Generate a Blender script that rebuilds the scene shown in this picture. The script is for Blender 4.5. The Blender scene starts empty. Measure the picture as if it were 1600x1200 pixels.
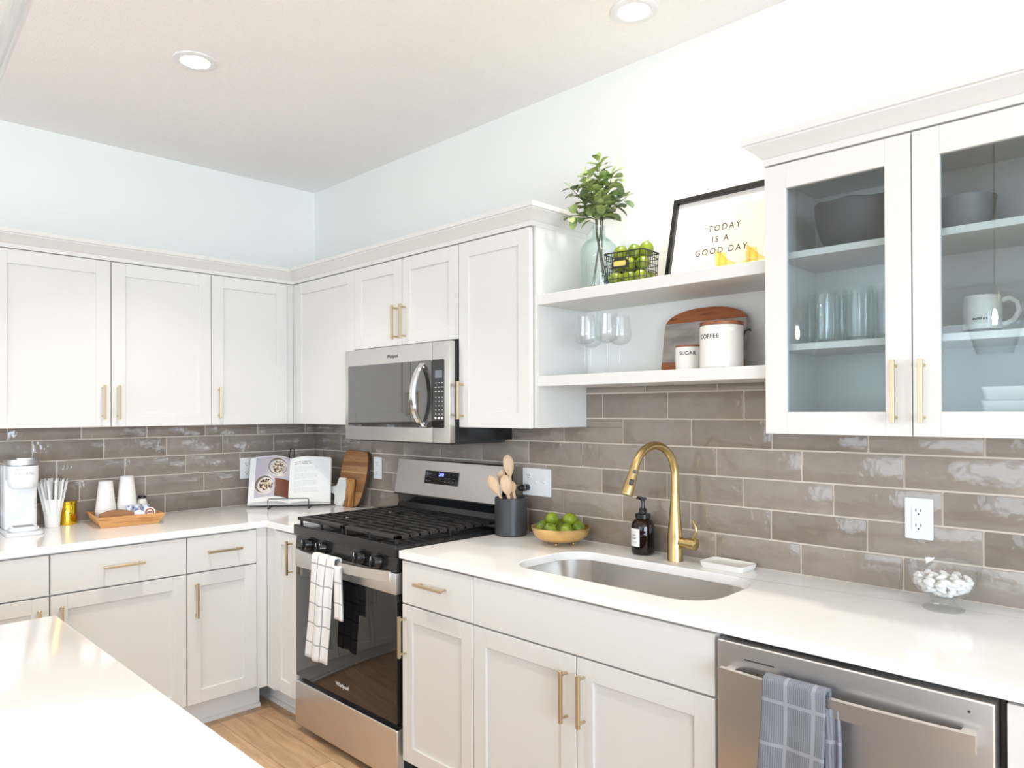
import bpy, bmesh, math, random
from mathutils import Vector, Matrix, geometry
from math import radians as R, sin, cos, pi
random.seed(7)
S = bpy.context.scene
COL = S.collection

# ------------------------------------------------------------------ camera
cam = bpy.data.cameras.new('camera')
cam.sensor_width = 36.0
cam.lens = 1135.48 / 1600 * 36.0
cam.shift_y = (636.2 - 600) / 1600
cam.clip_start = 0.02
camo = bpy.data.objects.new('camera', cam)
COL.objects.link(camo)
camo.matrix_world = (Matrix.Translation((3.9431, -2.2894, 1.4406)) @ Matrix.Rotation(0.7805, 4, 'Z')
                     @ Matrix.Rotation(pi / 2 + 0.0044, 4, 'X') @ Matrix.Rotation(-0.0037, 4, 'Z'))
S.camera = camo

# ------------------------------------------------------------------ world, daylight, exposure
S.view_settings.view_transform = 'Standard'
S.view_settings.look = 'None'
S.view_settings.gamma = 1
S.view_settings.use_curve_mapping = False
S.view_settings.exposure = 0.43
S.cycles.transparent_max_bounces = 48
S.cycles.max_bounces = 14
S.cycles.diffuse_bounces = 6
w = bpy.data.worlds.new('sky')
S.world = w
w.use_nodes = True
bg = w.node_tree.nodes['Background']
bg.inputs[0].default_value = (0.80, 0.90, 1.0, 1)
bg.inputs[1].default_value = 1.2

def area(name, loc, rot, sx, sy, power, col, parent=None, shape='RECTANGLE', spread=180):
    l = bpy.data.lights.new(name, 'AREA')
    l.shape = shape
    l.size = sx
    if shape in ('RECTANGLE', 'ELLIPSE'):
        l.size_y = sy
    l.energy = power
    l.color = col
    l.spread = R(spread)
    o = bpy.data.objects.new(name, l)
    COL.objects.link(o)
    o.location = loc
    o.rotation_euler = rot
    if parent: o.parent = parent
    return o
# daylight through the patio doors behind the camera and the windows of the far side
area('daylight_patio', (3.6, -7.35, 1.30), (R(90), 0, 0), 4.4, 2.1, 64, (0.72, 0.86, 1.0))
area('daylight_window', (7.85, -3.6, 1.45), (R(90), 0, R(90)), 3.6, 1.7, 205, (0.70, 0.85, 1.0))

CEIL = 2.7604

# ------------------------------------------------------------------ materials
def mat(name, col, rough=0.5, metal=0.0, **k):
    m = bpy.data.materials.new(name)
    m.use_nodes = True
    b = m.node_tree.nodes['Principled BSDF']
    b.inputs['Base Color'].default_value = (*col, 1)
    b.inputs['Roughness'].default_value = rough
    b.inputs['Metallic'].default_value = metal
    for a, v in k.items():
        b.inputs[a.replace('_', ' ')].default_value = v
    return m
def nd(m, t, **k):
    n = m.node_tree.nodes.new(t)
    for a, v in k.items():
        setattr(n, a, v)
    return n
def lk(m, a, b): m.node_tree.links.new(a, b)
def pb(m): return m.node_tree.nodes['Principled BSDF']
def srgb(r, g, b):
    f = lambda c: (c / 255 / 12.92) if c / 255 <= .04045 else ((c / 255 + .055) / 1.055) ** 2.4
    return (f(r), f(g), f(b))
def noise_mix(m, c1, c2, scale, stretch=(1, 1, 1), detail=3, lo=.35, hi=.65, bump=0.0, bscale=None, coord='Object'):
    tc = nd(m, 'ShaderNodeTexCoord'); mp = nd(m, 'ShaderNodeMapping')
    mp.inputs['Scale'].default_value = stretch
    lk(m, tc.outputs[coord], mp.inputs[0])
    n = nd(m, 'ShaderNodeTexNoise'); n.inputs['Scale'].default_value = scale; n.inputs['Detail'].default_value = detail
    lk(m, mp.outputs[0], n.inputs[0])
    r = nd(m, 'ShaderNodeValToRGB')
    r.color_ramp.elements[0].position = lo; r.color_ramp.elements[0].color = (*c1, 1)
    r.color_ramp.elements[1].position = hi; r.color_ramp.elements[1].color = (*c2, 1)
    lk(m, n.outputs[0], r.inputs[0]); lk(m, r.outputs[0], pb(m).inputs['Base Color'])
    if bump:
        b = nd(m, 'ShaderNodeBump'); b.inputs['Strength'].default_value = bump; b.inputs['Distance'].default_value = .01
        n2 = n
        if bscale:
            n2 = nd(m, 'ShaderNodeTexNoise'); n2.inputs['Scale'].default_value = bscale
            lk(m, mp.outputs[0], n2.inputs[0])
        lk(m, n2.outputs[0], b.inputs['Height']); lk(m, b.outputs[0], pb(m).inputs['Normal'])
    return r
def wood(name, c1, c2, c3, axis=(1, 12, 12), scale=6, rough=.45):
    m = mat(name, c1, rough)
    r = noise_mix(m, c1, c3, scale, axis, 6, .3, .7)
    e = r.color_ramp.elements.new(.5); e.color = (*c2, 1)
    return m
def thin_glass(name, tint, rough=0.0, edge=None, spec=1.0, f0=1.5):
    m = bpy.data.materials.new(name); m.use_nodes = True
    nt = m.node_tree; nt.nodes.clear()
    out = nd(m, 'ShaderNodeOutputMaterial'); mx = nd(m, 'ShaderNodeMixShader')
    tr = nd(m, 'ShaderNodeBsdfTransparent'); gl = nd(m, 'ShaderNodeBsdfGlossy')
    gl.inputs['Roughness'].default_value = rough
    gl.inputs['Color'].default_value = (spec, spec, spec, 1)
    fr = nd(m, 'ShaderNodeFresnel'); fr.inputs['IOR'].default_value = f0
    geo = nd(m, 'ShaderNodeNewGeometry')
    # both faces of the sheet behave as the outside face
    ior = nd(m, 'ShaderNodeMix'); ior.data_type = 'FLOAT'
    ior.inputs[2].default_value = f0; ior.inputs[3].default_value = 1 / f0
    lk(m, geo.outputs['Backfacing'], ior.inputs[0]); lk(m, ior.outputs[0], fr.inputs['IOR'])
    if edge:
        lw = nd(m, 'ShaderNodeLayerWeight'); lw.inputs[0].default_value = .35
        cm = nd(m, 'ShaderNodeMix'); cm.data_type = 'RGBA'
        cm.inputs[6].default_value = (*tint, 1); cm.inputs[7].default_value = (*edge, 1)
        lk(m, lw.outputs['Facing'], cm.inputs[0]); lk(m, cm.outputs[2], tr.inputs[0])
    else:
        tr.inputs[0].default_value = (*tint, 1)
    lk(m, fr.outputs[0], mx.inputs[0]); lk(m, tr.outputs[0], mx.inputs[1]); lk(m, gl.outputs[0], mx.inputs[2])
    lk(m, mx.outputs[0], out.inputs[0])
    return m
def emit(name, col, strength):
    m = mat(name, (0, 0, 0), .5)
    pb(m).inputs['Emission Color'].default_value = (*col, 1)
    pb(m).inputs['Emission Strength'].default_value = strength
    return m

M = {}
M['wall'] = mat('wall_paint', (.805, .81, .785), .6)
M['wallL'] = M['wall']
M['ceil'] = mat('ceiling_paint', (.90, .89, .885), .8)
noise_mix(M['ceil'], (.91, .90, .895), (.89, .88, .875), 90, bump=.25, bscale=160)
M['cab'] = mat('cabinet_paint', (.69, .68, .655), .38)
M['cabin'] = mat('cabinet_interior', (.74, .73, .71), .5)
M['gap'] = mat('shadow_gap', (.10, .095, .09), .8)
M['toe'] = mat('toe_kick_paint', (.76, .755, .74), .5)
M['brass'] = mat('champagne_brass', (.62, .50, .33), .34, 1.0)
M['gold'] = mat('brushed_gold', (.56, .41, .18), .30, 1.0)
M['goldbowl'] = mat('satin_gold', (.80, .55, .24), .36, 1.0)
M['tingold'] = mat('bright_gold_foil', (.88, .60, .05), .14, 1.0)
M['quartz'] = mat('white_quartz', (.87, .865, .86), .10)
noise_mix(M['quartz'], (.87, .865, .86), (.80, .795, .79), 1.7, (1, 1.6, 1), 8, .52, .72)
M['steel'] = mat('brushed_steel', (.70, .68, .66), .32, 1.0, Anisotropic=.55)
M['steelv'] = M['steel']
def brush(m, st):
    tc = nd(m, 'ShaderNodeTexCoord'); mp = nd(m, 'ShaderNodeMapping'); mp.inputs['Scale'].default_value = st
    n = nd(m, 'ShaderNodeTexNoise'); n.inputs['Scale'].default_value = 40; n.inputs['Detail'].default_value = 4
    b = nd(m, 'ShaderNodeBump'); b.inputs['Strength'].default_value = .05; b.inputs['Distance'].default_value = .002
    lk(m, tc.outputs['Object'], mp.inputs[0]); lk(m, mp.outputs[0], n.inputs[0]); lk(m, n.outputs[0], b.inputs['Height'])
    lk(m, b.outputs[0], pb(m).inputs['Normal'])
brush(M['steel'], (1, 20, 20))
M['sink'] = mat('satin_sink_steel', (.70, .67, .64), .26, 1.0)
brush(M['sink'], (2, 20, 20))
M['chrome'] = mat('polished_metal', (.75, .75, .75), .12, 1.0)
M['black'] = mat('black_enamel', (.012, .012, .013), .18)
M['blackm'] = mat('black_cast_iron', (.022, .021, .021), .42)
M['blackw'] = mat('black_wire', (.018, .017, .016), .4)
M['bglass'] = mat('black_oven_glass', (.006, .006, .007), .03, 0, Specular_IOR_Level=.75)
M['mwglass'] = mat('smoked_microwave_glass', (.02, .02, .02), .03, 0, Specular_IOR_Level=1.0, Coat_Weight=1.0, Coat_IOR=1.75, Coat_Roughness=.02)
M['dkgrey'] = mat('charcoal_stoneware', (.045, .047, .05), .38)
M['plastic'] = mat('white_plastic', (.80, .81, .83), .3)
M['slot'] = mat('socket_slots', (.03, .03, .03), .6)
M['whitegloss'] = mat('white_glaze', (.80, .78, .73), .18)
M['paper'] = mat('white_paper', (.82, .81, .79), .7)
M['ink'] = mat('dark_ink', (.035, .033, .032), .7)
M['inkgrey'] = mat('grey_ink', (.35, .35, .35), .7)
M['lettergrey'] = mat('silver_grey_lettering', (.42, .41, .40), .4)
M['silverletter'] = mat('pale_lettering', (.75, .75, .75), .4)
M['lime'] = mat('lime_skin', srgb(118, 138, 30), .32)
noise_mix(M['lime'], srgb(76, 100, 16), srgb(134, 148, 36), 14, bump=.12, bscale=160)
M['leaf'] = mat('eucalyptus_leaf', srgb(124, 146, 84), .5)
noise_mix(M['leaf'], srgb(92, 122, 62), srgb(182, 196, 128), 18, lo=.3, hi=.72)
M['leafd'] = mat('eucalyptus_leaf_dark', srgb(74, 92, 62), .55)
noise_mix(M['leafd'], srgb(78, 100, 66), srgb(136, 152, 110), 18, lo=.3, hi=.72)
M['stem'] = mat('green_stem', srgb(70, 78, 50), .6)
M['pane'] = thin_glass('cabinet_glass', (.87, .91, .92), 0, None, 1.0, 1.5)
M['glass'] = thin_glass('clear_glass', (.985, .99, .99), 0.0, (.90, .92, .92))
M['vase'] = thin_glass('pale_green_glass', (.955, .982, .978), 0.0, (.76, .85, .84))
M['amber'] = thin_glass('amber_bottle_glass', (.30, .11, .02), 0.02, (.05, .015, .004))
M['ambery'] = thin_glass('yellow_amber_glass', (.99, .92, .62), 0.02, (.92, .76, .34))
M['wood_spoon'] = wood('beech_wood', srgb(214, 176, 138), srgb(222, 190, 155), srgb(200, 160, 122), (12, 12, 1.5), 8)
M['acacia'] = wood('acacia_wood', srgb(150, 103, 62), srgb(186, 140, 94), srgb(120, 78, 44), (1.5, 9, 9), 5)
M['acaciah'] = wood('acacia_end', srgb(158, 100, 48), srgb(192, 138, 76), srgb(104, 62, 26), (8, 8, 1.2), 7)
M['bark'] = mat('dark_bark', srgb(62, 42, 26), .8)
M['walnut'] = wood('walnut_wood', srgb(138, 76, 38), srgb(158, 92, 50), srgb(104, 54, 26), (1.5, 10, 10), 6)
M['traywood'] = wood('oak_tray_wood', srgb(196, 140, 84), srgb(214, 162, 104), srgb(172, 114, 62), (1.2, 10, 14), 7)
M['whitemarble'] = mat('white_marble', (.74, .76, .73), .3)
noise_mix(M['whitemarble'], (.78, .79, .76), (.66, .68, .66), 9, detail=6)
M['greymarble'] = mat('grey_marble', srgb(150, 142, 136), .35)
r_ = noise_mix(M['greymarble'], srgb(128, 120, 114), srgb(178, 170, 164), 7, (1, 1, 3.2), 9, .35, .68)
M['candle'] = mat('white_candy', (.85, .84, .82), .4)
M['brownpaper'] = mat('brown_kraft_paper', srgb(150, 106, 70), .7)
M['bluewhite'] = mat('creamer_cup_blue', srgb(196, 204, 224), .45)
noise_mix(M['bluewhite'], srgb(232, 234, 240), srgb(92, 116, 182), 60, lo=.5, hi=.6)
M['podlid'] = mat('coffee_pod_lid', srgb(226, 222, 218), .35)
M['podink'] = mat('coffee_pod_print', srgb(140, 62, 40), .5)
M['darkbowl'] = mat('dark_stoneware_bowl', (.055, .058, .062), .5)
M['bulb'] = emit('warm_filament', (1.0, .80, .52), 60)
M['can'] = emit('recessed_lamp_lens', (1.0, .90, .76), 22)
M['display'] = emit('blue_clock_digits', (.12, .16, 1.0), 5)
M['lcd'] = mat('microwave_lcd', (.16, .18, .21), .3)
M['island'] = mat('island_paint', (.36, .36, .375), .5)
M['towelg'] = mat('grey_terry', (.4, .42, .46), .95)
M['towelw'] = mat('white_cotton', (.8, .8, .8), .95)

# brushed steel stays as is; glazed tiles with a colour per tile
m = mat('glazed_tile', srgb(150, 138, 126), .10, 0, Coat_Weight=.5, Coat_Roughness=.04)
at_ = nd(m, 'ShaderNodeAttribute', attribute_name='tone')
tc = nd(m, 'ShaderNodeTexCoord')
n1 = nd(m, 'ShaderNodeTexNoise'); n1.inputs['Scale'].default_value = 9; n1.inputs['Detail'].default_value = 4; n1.inputs['Distortion'].default_value = .6
lk(m, tc.outputs['Object'], n1.inputs[0])
ad = nd(m, 'ShaderNodeMath', operation='MULTIPLY_ADD'); ad.inputs[1].default_value = .55
lk(m, n1.outputs[0], ad.inputs[0]); lk(m, at_.outputs['Fac'], ad.inputs[2])
rp = nd(m, 'ShaderNodeValToRGB')
rp.color_ramp.elements[0].position = .15; rp.color_ramp.elements[0].color = (*srgb(128, 116, 104), 1)
rp.color_ramp.elements[1].position = .85; rp.color_ramp.elements[1].color = (*srgb(154, 142, 131), 1)
lk(m, ad.outputs[0], rp.inputs[0]); lk(m, rp.outputs[0], pb(m).inputs['Base Color'])
n2 = nd(m, 'ShaderNodeTexNoise'); n2.inputs['Scale'].default_value = 22; n2.inputs['Detail'].default_value = 2
lk(m, tc.outputs['Object'], n2.inputs[0])
bp = nd(m, 'ShaderNodeBump'); bp.inputs['Strength'].default_value = .34; bp.inputs['Distance'].default_value = .012
lk(m, n2.outputs[0], bp.inputs['Height']); lk(m, bp.outputs[0], pb(m).inputs['Normal'])
M['tile'] = m
M['grout'] = mat('pale_grout', srgb(212, 200, 186), .85)

# floor planks (run along x)
m = mat('oak_plank_floor', srgb(186, 150, 114), .35)
tc = nd(m, 'ShaderNodeTexCoord'); mp = nd(m, 'ShaderNodeMapping')
br = nd(m, 'ShaderNodeTexBrick')
br.inputs['Color1'].default_value = (*srgb(208, 174, 138), 1); br.inputs['Color2'].default_value = (*srgb(192, 158, 122), 1)
br.inputs['Mortar'].default_value = (*srgb(140, 110, 82), 1)
br.inputs['Scale'].default_value = 1; br.inputs['Mortar Size'].default_value = .0015
br.inputs['Brick Width'].default_value = 1.3; br.inputs['Row Height'].default_value = .17
mp.inputs['Rotation'].default_value = (0, 0, 0)
lk(m, tc.outputs['Object'], mp.inputs[0]); lk(m, mp.outputs[0], br.inputs[0])
mp2 = nd(m, 'ShaderNodeMapping'); mp2.inputs['Scale'].default_value = (1.2, 9, 1)
lk(m, tc.outputs['Object'], mp2.inputs[0])
nz = nd(m, 'ShaderNodeTexNoise'); nz.inputs['Scale'].default_value = 3.2; nz.inputs['Detail'].default_value = 8; nz.inputs['Distortion'].default_value = .8
lk(m, mp2.outputs[0], nz.inputs[0])
rz_ = nd(m, 'ShaderNodeValToRGB')
rz_.color_ramp.elements[0].position = .32; rz_.color_ramp.elements[0].color = (.62, .56, .50, 1)
rz_.color_ramp.elements[1].position = .62; rz_.color_ramp.elements[1].color = (1, 1, 1, 1)
lk(m, nz.outputs[0], rz_.inputs[0])
mm = nd(m, 'ShaderNodeMix'); mm.data_type = 'RGBA'; mm.blend_type = 'MULTIPLY'; mm.inputs[0].default_value = .8
lk(m, br.outputs[0], mm.inputs[6]); lk(m, rz_.outputs[0], mm.inputs[7]); lk(m, mm.outputs[2], pb(m).inputs['Base Color'])
M['floor'] = m

# plaid / checked cloths (pattern from the cloth's own UVs, metres)
def grid_cloth(m, base, line, px, py, w, soft=None):
    uv = nd(m, 'ShaderNodeUVMap'); uv.uv_map = 'UVMap'
    sp = nd(m, 'ShaderNodeSeparateXYZ'); lk(m, uv.outputs[0], sp.inputs[0])
    outs = []
    for i, p in ((0, px), (1, py)):
        a = nd(m, 'ShaderNodeMath', operation='DIVIDE'); a.inputs[1].default_value = p; lk(m, sp.outputs[i], a.inputs[0])
        f = nd(m, 'ShaderNodeMath', operation='FRACT'); lk(m, a.outputs[0], f.inputs[0])
        l = nd(m, 'ShaderNodeMath', operation='LESS_THAN'); l.inputs[1].default_value = w / p; lk(m, f.outputs[0], l.inputs[0])
        outs.append(l)
    mxx = nd(m, 'ShaderNodeMath', operation='MAXIMUM'); lk(m, outs[0].outputs[0], mxx.inputs[0]); lk(m, outs[1].outputs[0], mxx.inputs[1])
    c = nd(m, 'ShaderNodeMix'); c.data_type = 'RGBA'; c.inputs[6].default_value = (*base, 1); c.inputs[7].default_value = (*line, 1)
    lk(m, mxx.outputs[0], c.inputs[0])
    tc = nd(m, 'ShaderNodeTexCoord'); n = nd(m, 'ShaderNodeTexNoise'); n.inputs['Scale'].default_value = 420
    lk(m, tc.outputs['Object'], n.inputs[0])
    b = nd(m, 'ShaderNodeBump'); b.inputs['Strength'].default_value = .5; b.inputs['Distance'].default_value = .003
    lk(m, n.outputs[0], b.inputs['Height']); lk(m, b.outputs[0], pb(m).inputs['Normal'])
    lk(m, c.outputs[2], pb(m).inputs['Base Color'])
    return c
grid_cloth(M['towelw'], (.82, .82, .82), (.36, .36, .37), .062, .083, .0055)
c_ = grid_cloth(M['towelg'], (.20, .21, .24), (.30, .31, .355), .062, .095, .008)
# ribbed weave inside the grey towel's squares
mt = M['towelg']; uv = nd(mt, 'ShaderNodeUVMap'); uv.uv_map = 'UVMap'
wv = nd(mt, 'ShaderNodeTexWave'); wv.inputs['Scale'].default_value = 70; wv.inputs['Distortion'].default_value = 1.5
lk(mt, uv.outputs[0], wv.inputs[0])
cc = nd(mt, 'ShaderNodeMix'); cc.data_type = 'RGBA'
cc.inputs[6].default_value = (.155, .165, .195, 1); cc.inputs[7].default_value = (.235, .245, .285, 1)
lk(mt, wv.outputs[0], cc.inputs[0]); lk(mt, cc.outputs[2], c_.inputs[6])

# ------------------------------------------------------------------ mesh helpers
def nb(): return bmesh.new()
def box(bm, x0, x1, y0, y1, z0, z1, bev=0.0, seg=1):
    if x0 > x1: x0, x1 = x1, x0
    if y0 > y1: y0, y1 = y1, y0
    if z0 > z1: z0, z1 = z1, z0
    r = bmesh.ops.create_cube(bm, size=1)
    vs = r['verts']
    for v in vs:
        v.co = Vector((x0 + (v.co.x + .5) * (x1 - x0), y0 + (v.co.y + .5) * (y1 - y0), z0 + (v.co.z + .5) * (z1 - z0)))
    if bev:
        es = list({e for v in vs for e in v.link_edges})
        bmesh.ops.bevel(bm, geom=es, offset=bev, segments=seg, affect='EDGES', profile=.6)
    return bm
def lathe(bm, prof, c=(0, 0, 0), n=40, cap0=True, cap1=True):
    rings = []
    for r, z in prof:
        rings.append([bm.verts.new((c[0] + r * cos(2 * pi * i / n), c[1] + r * sin(2 * pi * i / n), c[2] + z)) for i in range(n)])
    for a, b in zip(rings, rings[1:]):
        for i in range(n):
            bm.faces.new((a[i], a[(i + 1) % n], b[(i + 1) % n], b[i]))
    if cap0 and prof[0][0] > 1e-5: bm.faces.new(list(reversed(rings[0])))
    if cap1 and prof[-1][0] > 1e-5: bm.faces.new(rings[-1])
    return bm
def tube(bm, pts, r, n=10, closed=False, cap=True):
    pts = [Vector(p) for p in pts]
    rs = r if isinstance(r, (list, tuple)) else [r] * len(pts)
    L = len(pts); rings = []
    prev = None
    for i, p in enumerate(pts):
        if closed: t = pts[(i + 1) % L] - pts[i - 1]
        else: t = pts[min(i + 1, L - 1)] - pts[max(i - 1, 0)]
        t.normalize()
        if prev is None:
            a = Vector((0, 0, 1)) if abs(t.z) < .9 else Vector((1, 0, 0))
            u = t.cross(a).normalized()
        else:
            u = (prev - t * prev.dot(t)).normalized()
        prev = u
        v = t.cross(u)
        rings.append([bm.verts.new(p + (u * cos(2 * pi * k / n) + v * sin(2 * pi * k / n)) * rs[i]) for k in range(n)])
    for i in range(L if closed else L - 1):
        a, b = rings[i], rings[(i + 1) % L]
        for k in range(n):
            bm.faces.new((a[k], a[(k + 1) % n], b[(k + 1) % n], b[k]))
    if not closed and cap:
        bm.faces.new(list(reversed(rings[0]))); bm.faces.new(rings[-1])
    return bm
def prism(bm, poly, z0, z1, axis='z', bev=0):
    """extrude a 2-D outline along an axis: z -> (a,b,h), y -> (a,h,b), x -> (h,a,b)"""
    def P(a, b, h):
        return (a, b, h) if axis == 'z' else ((a, h, b) if axis == 'y' else (h, a, b))
    lo = [bm.verts.new(P(a, b, z0)) for a, b in poly]
    hi = [bm.verts.new(P(a, b, z1)) for a, b in poly]
    n = len(poly)
    fs = [bm.faces.new(lo), bm.faces.new(hi)]
    for i in range(n):
        fs.append(bm.faces.new((lo[i], lo[(i + 1) % n], hi[(i + 1) % n], hi[i])))
    bmesh.ops.recalc_face_normals(bm, faces=fs)
    if bev:
        es = [e for f in fs[:2] for e in f.edges]
        bmesh.ops.bevel(bm, geom=list(set(es)), offset=bev, segments=2, affect='EDGES')
    return bm
def rrect(w, h, r, n=6, cx=0, cy=0):
    pts = []
    for sx, sy, a0 in ((1, 1, 0), (-1, 1, 90), (-1, -1, 180), (1, -1, 270)):
        for k in range(n + 1):
            a = R(a0 + 90 * k / n)
            pts.append((cx + sx * (w / 2 - r) + r * cos(a), cy + sy * (h / 2 - r) + r * sin(a)))
    return pts
def ring_solid(bm, outer, inner, z0, z1):
    """flat plate with a hole"""
    polys = [[Vector((a, b, 0)) for a, b in outer], [Vector((a, b, 0)) for a, b in inner]]
    tri = geometry.tessellate_polygon(polys)
    flat = list(outer) + list(inner)
    lo = [bm.verts.new((a, b, z0)) for a, b in flat]; hi = [bm.verts.new((a, b, z1)) for a, b in flat]
    for t in tri:
        bm.faces.new([hi[i] for i in t]); bm.faces.new([lo[i] for i in reversed(t)])
    no = len(outer)
    for off, n in ((0, no), (no, len(inner))):
        for i in range(n):
            a, b = off + i, off + (i + 1) % n
            bm.faces.new((lo[a], lo[b], hi[b], hi[a]))
    bmesh.ops.recalc_face_normals(bm, faces=bm.faces)
    return bm
def xf(bm, mtx, since=0):
    bmesh.ops.transform(bm, matrix=mtx, verts=list(bm.verts)[since:])
    return bm
def obj(name, bm, m, parent=None, smooth=40, label=None):
    me = bpy.data.meshes.new(name)
    bm.to_mesh(me); bm.free()
    me.materials.append(m if not isinstance(m, str) else M[m])
    if smooth:
        for p in me.polygons: p.use_smooth = True
        me.set_sharp_from_angle(angle=R(smooth))
    o = bpy.data.objects.new(name, me)
    COL.objects.link(o)
    if parent: o.parent = parent
    if label: o['label'] = label
    return o
def tag(o, label, cat, group=None):
    o['label'] = label; o['category'] = cat
    if group: o['group'] = group
    return o
def thing(name, label, cat, loc=(0, 0, 0), rz=0.0, group=None, rot=None):
    o = bpy.data.objects.new(name, None)
    o.empty_display_size = .05
    COL.objects.link(o)
    o.location = loc
    o.rotation_euler = rot if rot else (0, 0, rz)
    return tag(o, label, cat, group)
def struct(name, bm, m, parent=None, smooth=0):
    o = obj(name, bm, m, parent, smooth)
    o['kind'] = 'structure'
    return o
def dup(root, loc=None, rot=None, label=None):
    r = root.copy(); COL.objects.link(r)
    if loc is not None: r.location = loc
    if rot is not None: r.rotation_euler = rot
    if label: r['label'] = label
    for ch in root.children:
        c = ch.copy(); COL.objects.link(c); c.parent = r
        for g in ch.children:
            d = g.copy(); COL.objects.link(d); d.parent = c
    return r
def text(name, s, size, m, parent, loc, rot=(R(90), 0, 0), ext=.0003, align='CENTER', space=1.0, bold=0.0, sx=1.0):
    c = bpy.data.curves.new(name, 'FONT')
    c.body = s; c.size = size; c.extrude = ext; c.align_x = align; c.align_y = 'CENTER'
    c.space_character = space; c.offset = bold; c.resolution_u = 3
    t = bpy.data.objects.new(name, c); COL.objects.link(t)
    dg = bpy.context.evaluated_depsgraph_get()
    me = bpy.data.meshes.new_from_object(t.evaluated_get(dg))
    bpy.data.objects.remove(t); bpy.data.curves.remove(c)
    me.materials.clear(); me.materials.append(M[m])
    o = bpy.data.objects.new(name, me); COL.objects.link(o)
    o.parent = parent; o.location = loc; o.rotation_euler = rot; o.scale = (sx, 1, 1)
    return o

# ------------------------------------------------------------------ room shell
RX, RY = 8.0, -7.5
floor = struct('floor', box(nb(), 0, RX, RY, 0, -.10, 0), 'floor')
ceiling = struct('ceiling', box(nb(), 0, RX, RY, 0, CEIL, CEIL + .1), 'ceil')
wall_left = struct('wall_left', box(nb(), -.12, 0, RY, 0.12, -.1, CEIL + .1), 'wall')
wall_right = struct('wall_right', box(nb(), 0, RX, 0, .12, -.1, CEIL + .1), 'wall')
def wall_hole(name, u0, u1, h0, h1, U0, U1, place):
    bm = nb()
    ring_solid(bm, [(U0, 0), (U1, 0), (U1, CEIL), (U0, CEIL)], [(u0, h0), (u1, h0), (u1, h1), (u0, h1)], 0, .12)
    xf(bm, place)
    return struct(name, bm, 'wall')
wall_back = wall_hole('wall_back', 1.4, 5.8, .06, 2.3, 0, RX, Matrix.Translation((0, RY, 0)) @ Matrix.Rotation(R(90), 4, 'X'))
wall_far = wall_hole('wall_far', 1.8, 5.4, .6, 2.3, 0, 7.5, Matrix.Translation((RX + .12, 0, 0)) @ Matrix.Rotation(R(-90), 4, 'Z') @ Matrix.Rotation(R(90), 4, 'X'))
def window(name, w, h, n, mtx):
    bm = nb()
    for x in [-w / 2 + .03] + [-w / 2 + w * k / n for k in range(1, n)] + [w / 2 - .03]:
        box(bm, x - .03, x + .03, -.03, .03, 0, h)
    box(bm, -w / 2, w / 2, -.03, .03, 0, .06); box(bm, -w / 2, w / 2, -.03, .03, h - .06, h)
    xf(bm, mtx)
    return struct(name, bm, 'plastic')
window('window_1', 4.4, 2.24, 3, Matrix.Translation((3.6, RY - .06, .06)))
window('window_2', 3.6, 1.7, 3, Matrix.Translation((RX + .06, -3.6, .6)) @ Matrix.Rotation(R(90), 4, 'Z'))

# tiles: one mesh per wall, grout bed behind; running third bond
PZ, PX, Z0 = .0983, .2975, .9155
def tiles(name, parent, L, left, ztop_fn, off):
    rnd = random.Random(3 if left else 5)
    bm = nb(); tone = bm.verts.layers.float.new('tone')
    g = .0027
    n = 0
    for row in range(0, 7):
        z0 = Z0 + PZ * row; sh = off + (.0977 if not left else -.0965) * (-row)
        k0 = int(math.floor((0 - sh) / PX)) - 1
        for k in range(k0, k0 + int(L / PX) + 4):
            a, b = sh + k * PX, sh + (k + 1) * PX
            for (s0, s1, zt, zl) in ztop_fn:
                x0, x1 = max(a, s0), min(b, s1)
                if zl and z0 + PZ < zl: continue
                z1 = min(z0 + PZ, zt)
                if not zl and a >= XU and b <= XG and not left: z1 = min(z0 + PZ, 1.5295)
                elif zl and a >= s0 and b <= s1: continue
                if x1 - x0 < .012 or z1 - z0 < .01: continue
                if zl and z0 < zl: z0_ = zl
                else: z0_ = z0
                i0 = len(bm.verts)
                gx0 = g if a >= s0 else 0; gx1 = g if b <= s1 else 0
                t = rnd.random()
                th = .0085
                bb = nb(); box(bb, x0 + gx0, x1 - gx1, -th, -.002, (z0 + g if z0_ == z0 else z0_), z1 - (g if z1 == z0 + PZ else 0), .0022, 2)
                tilt = Matrix.Translation(((x0 + x1) / 2, -.006, (z0 + z1) / 2)) @ Matrix.Rotation(rnd.gauss(0, .004), 4, 'X') @ Matrix.Rotation(rnd.gauss(0, .003), 4, 'Z') @ Matrix.Translation((-(x0 + x1) / 2, .006, -(z0 + z1) / 2))
                xf(bb, tilt)
                vm = {}
                for v in bb.verts:
                    nv = bm.verts.new(v.co); nv[tone] = t * .5; vm[v] = nv
                for f in bb.faces: bm.faces.new([vm[v] for v in f.verts])
                bb.free()
    mtx = Matrix.Rotation(R(90), 4, 'Z') if left else Matrix.Identity(4)
    if left:
        # local x runs from the corner towards the viewer: mirror so that it maps to -y
        mtx = Matrix(((0, -1, 0, 0), (-1, 0, 0, 0), (0, 0, 1, 0), (0, 0, 0, 1)))
    xf(bm, mtx)
    if left: bmesh.ops.reverse_faces(bm, faces=bm.faces)
    o = obj(name, bm, 'tile', parent, 25)
    gb = nb()
    for s0, s1, zt, zl in ztop_fn:
        box(gb, s0, s1, -.0052, 0, max(.9145, zl), zt)
    xf(gb, mtx); bmesh.ops.recalc_face_normals(gb, faces=gb.faces)
    obj('grout', gb, 'grout', o, 0)
    return o
XU, XG = 2.1036, 3.006
tiles('tile_backsplash', wall_right, 4.5, False, [(.0085, 4.5, 1.3715, 0), (XU, XG, 1.5295, 1.3715)], 2.970 - 10 * PX)
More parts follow.
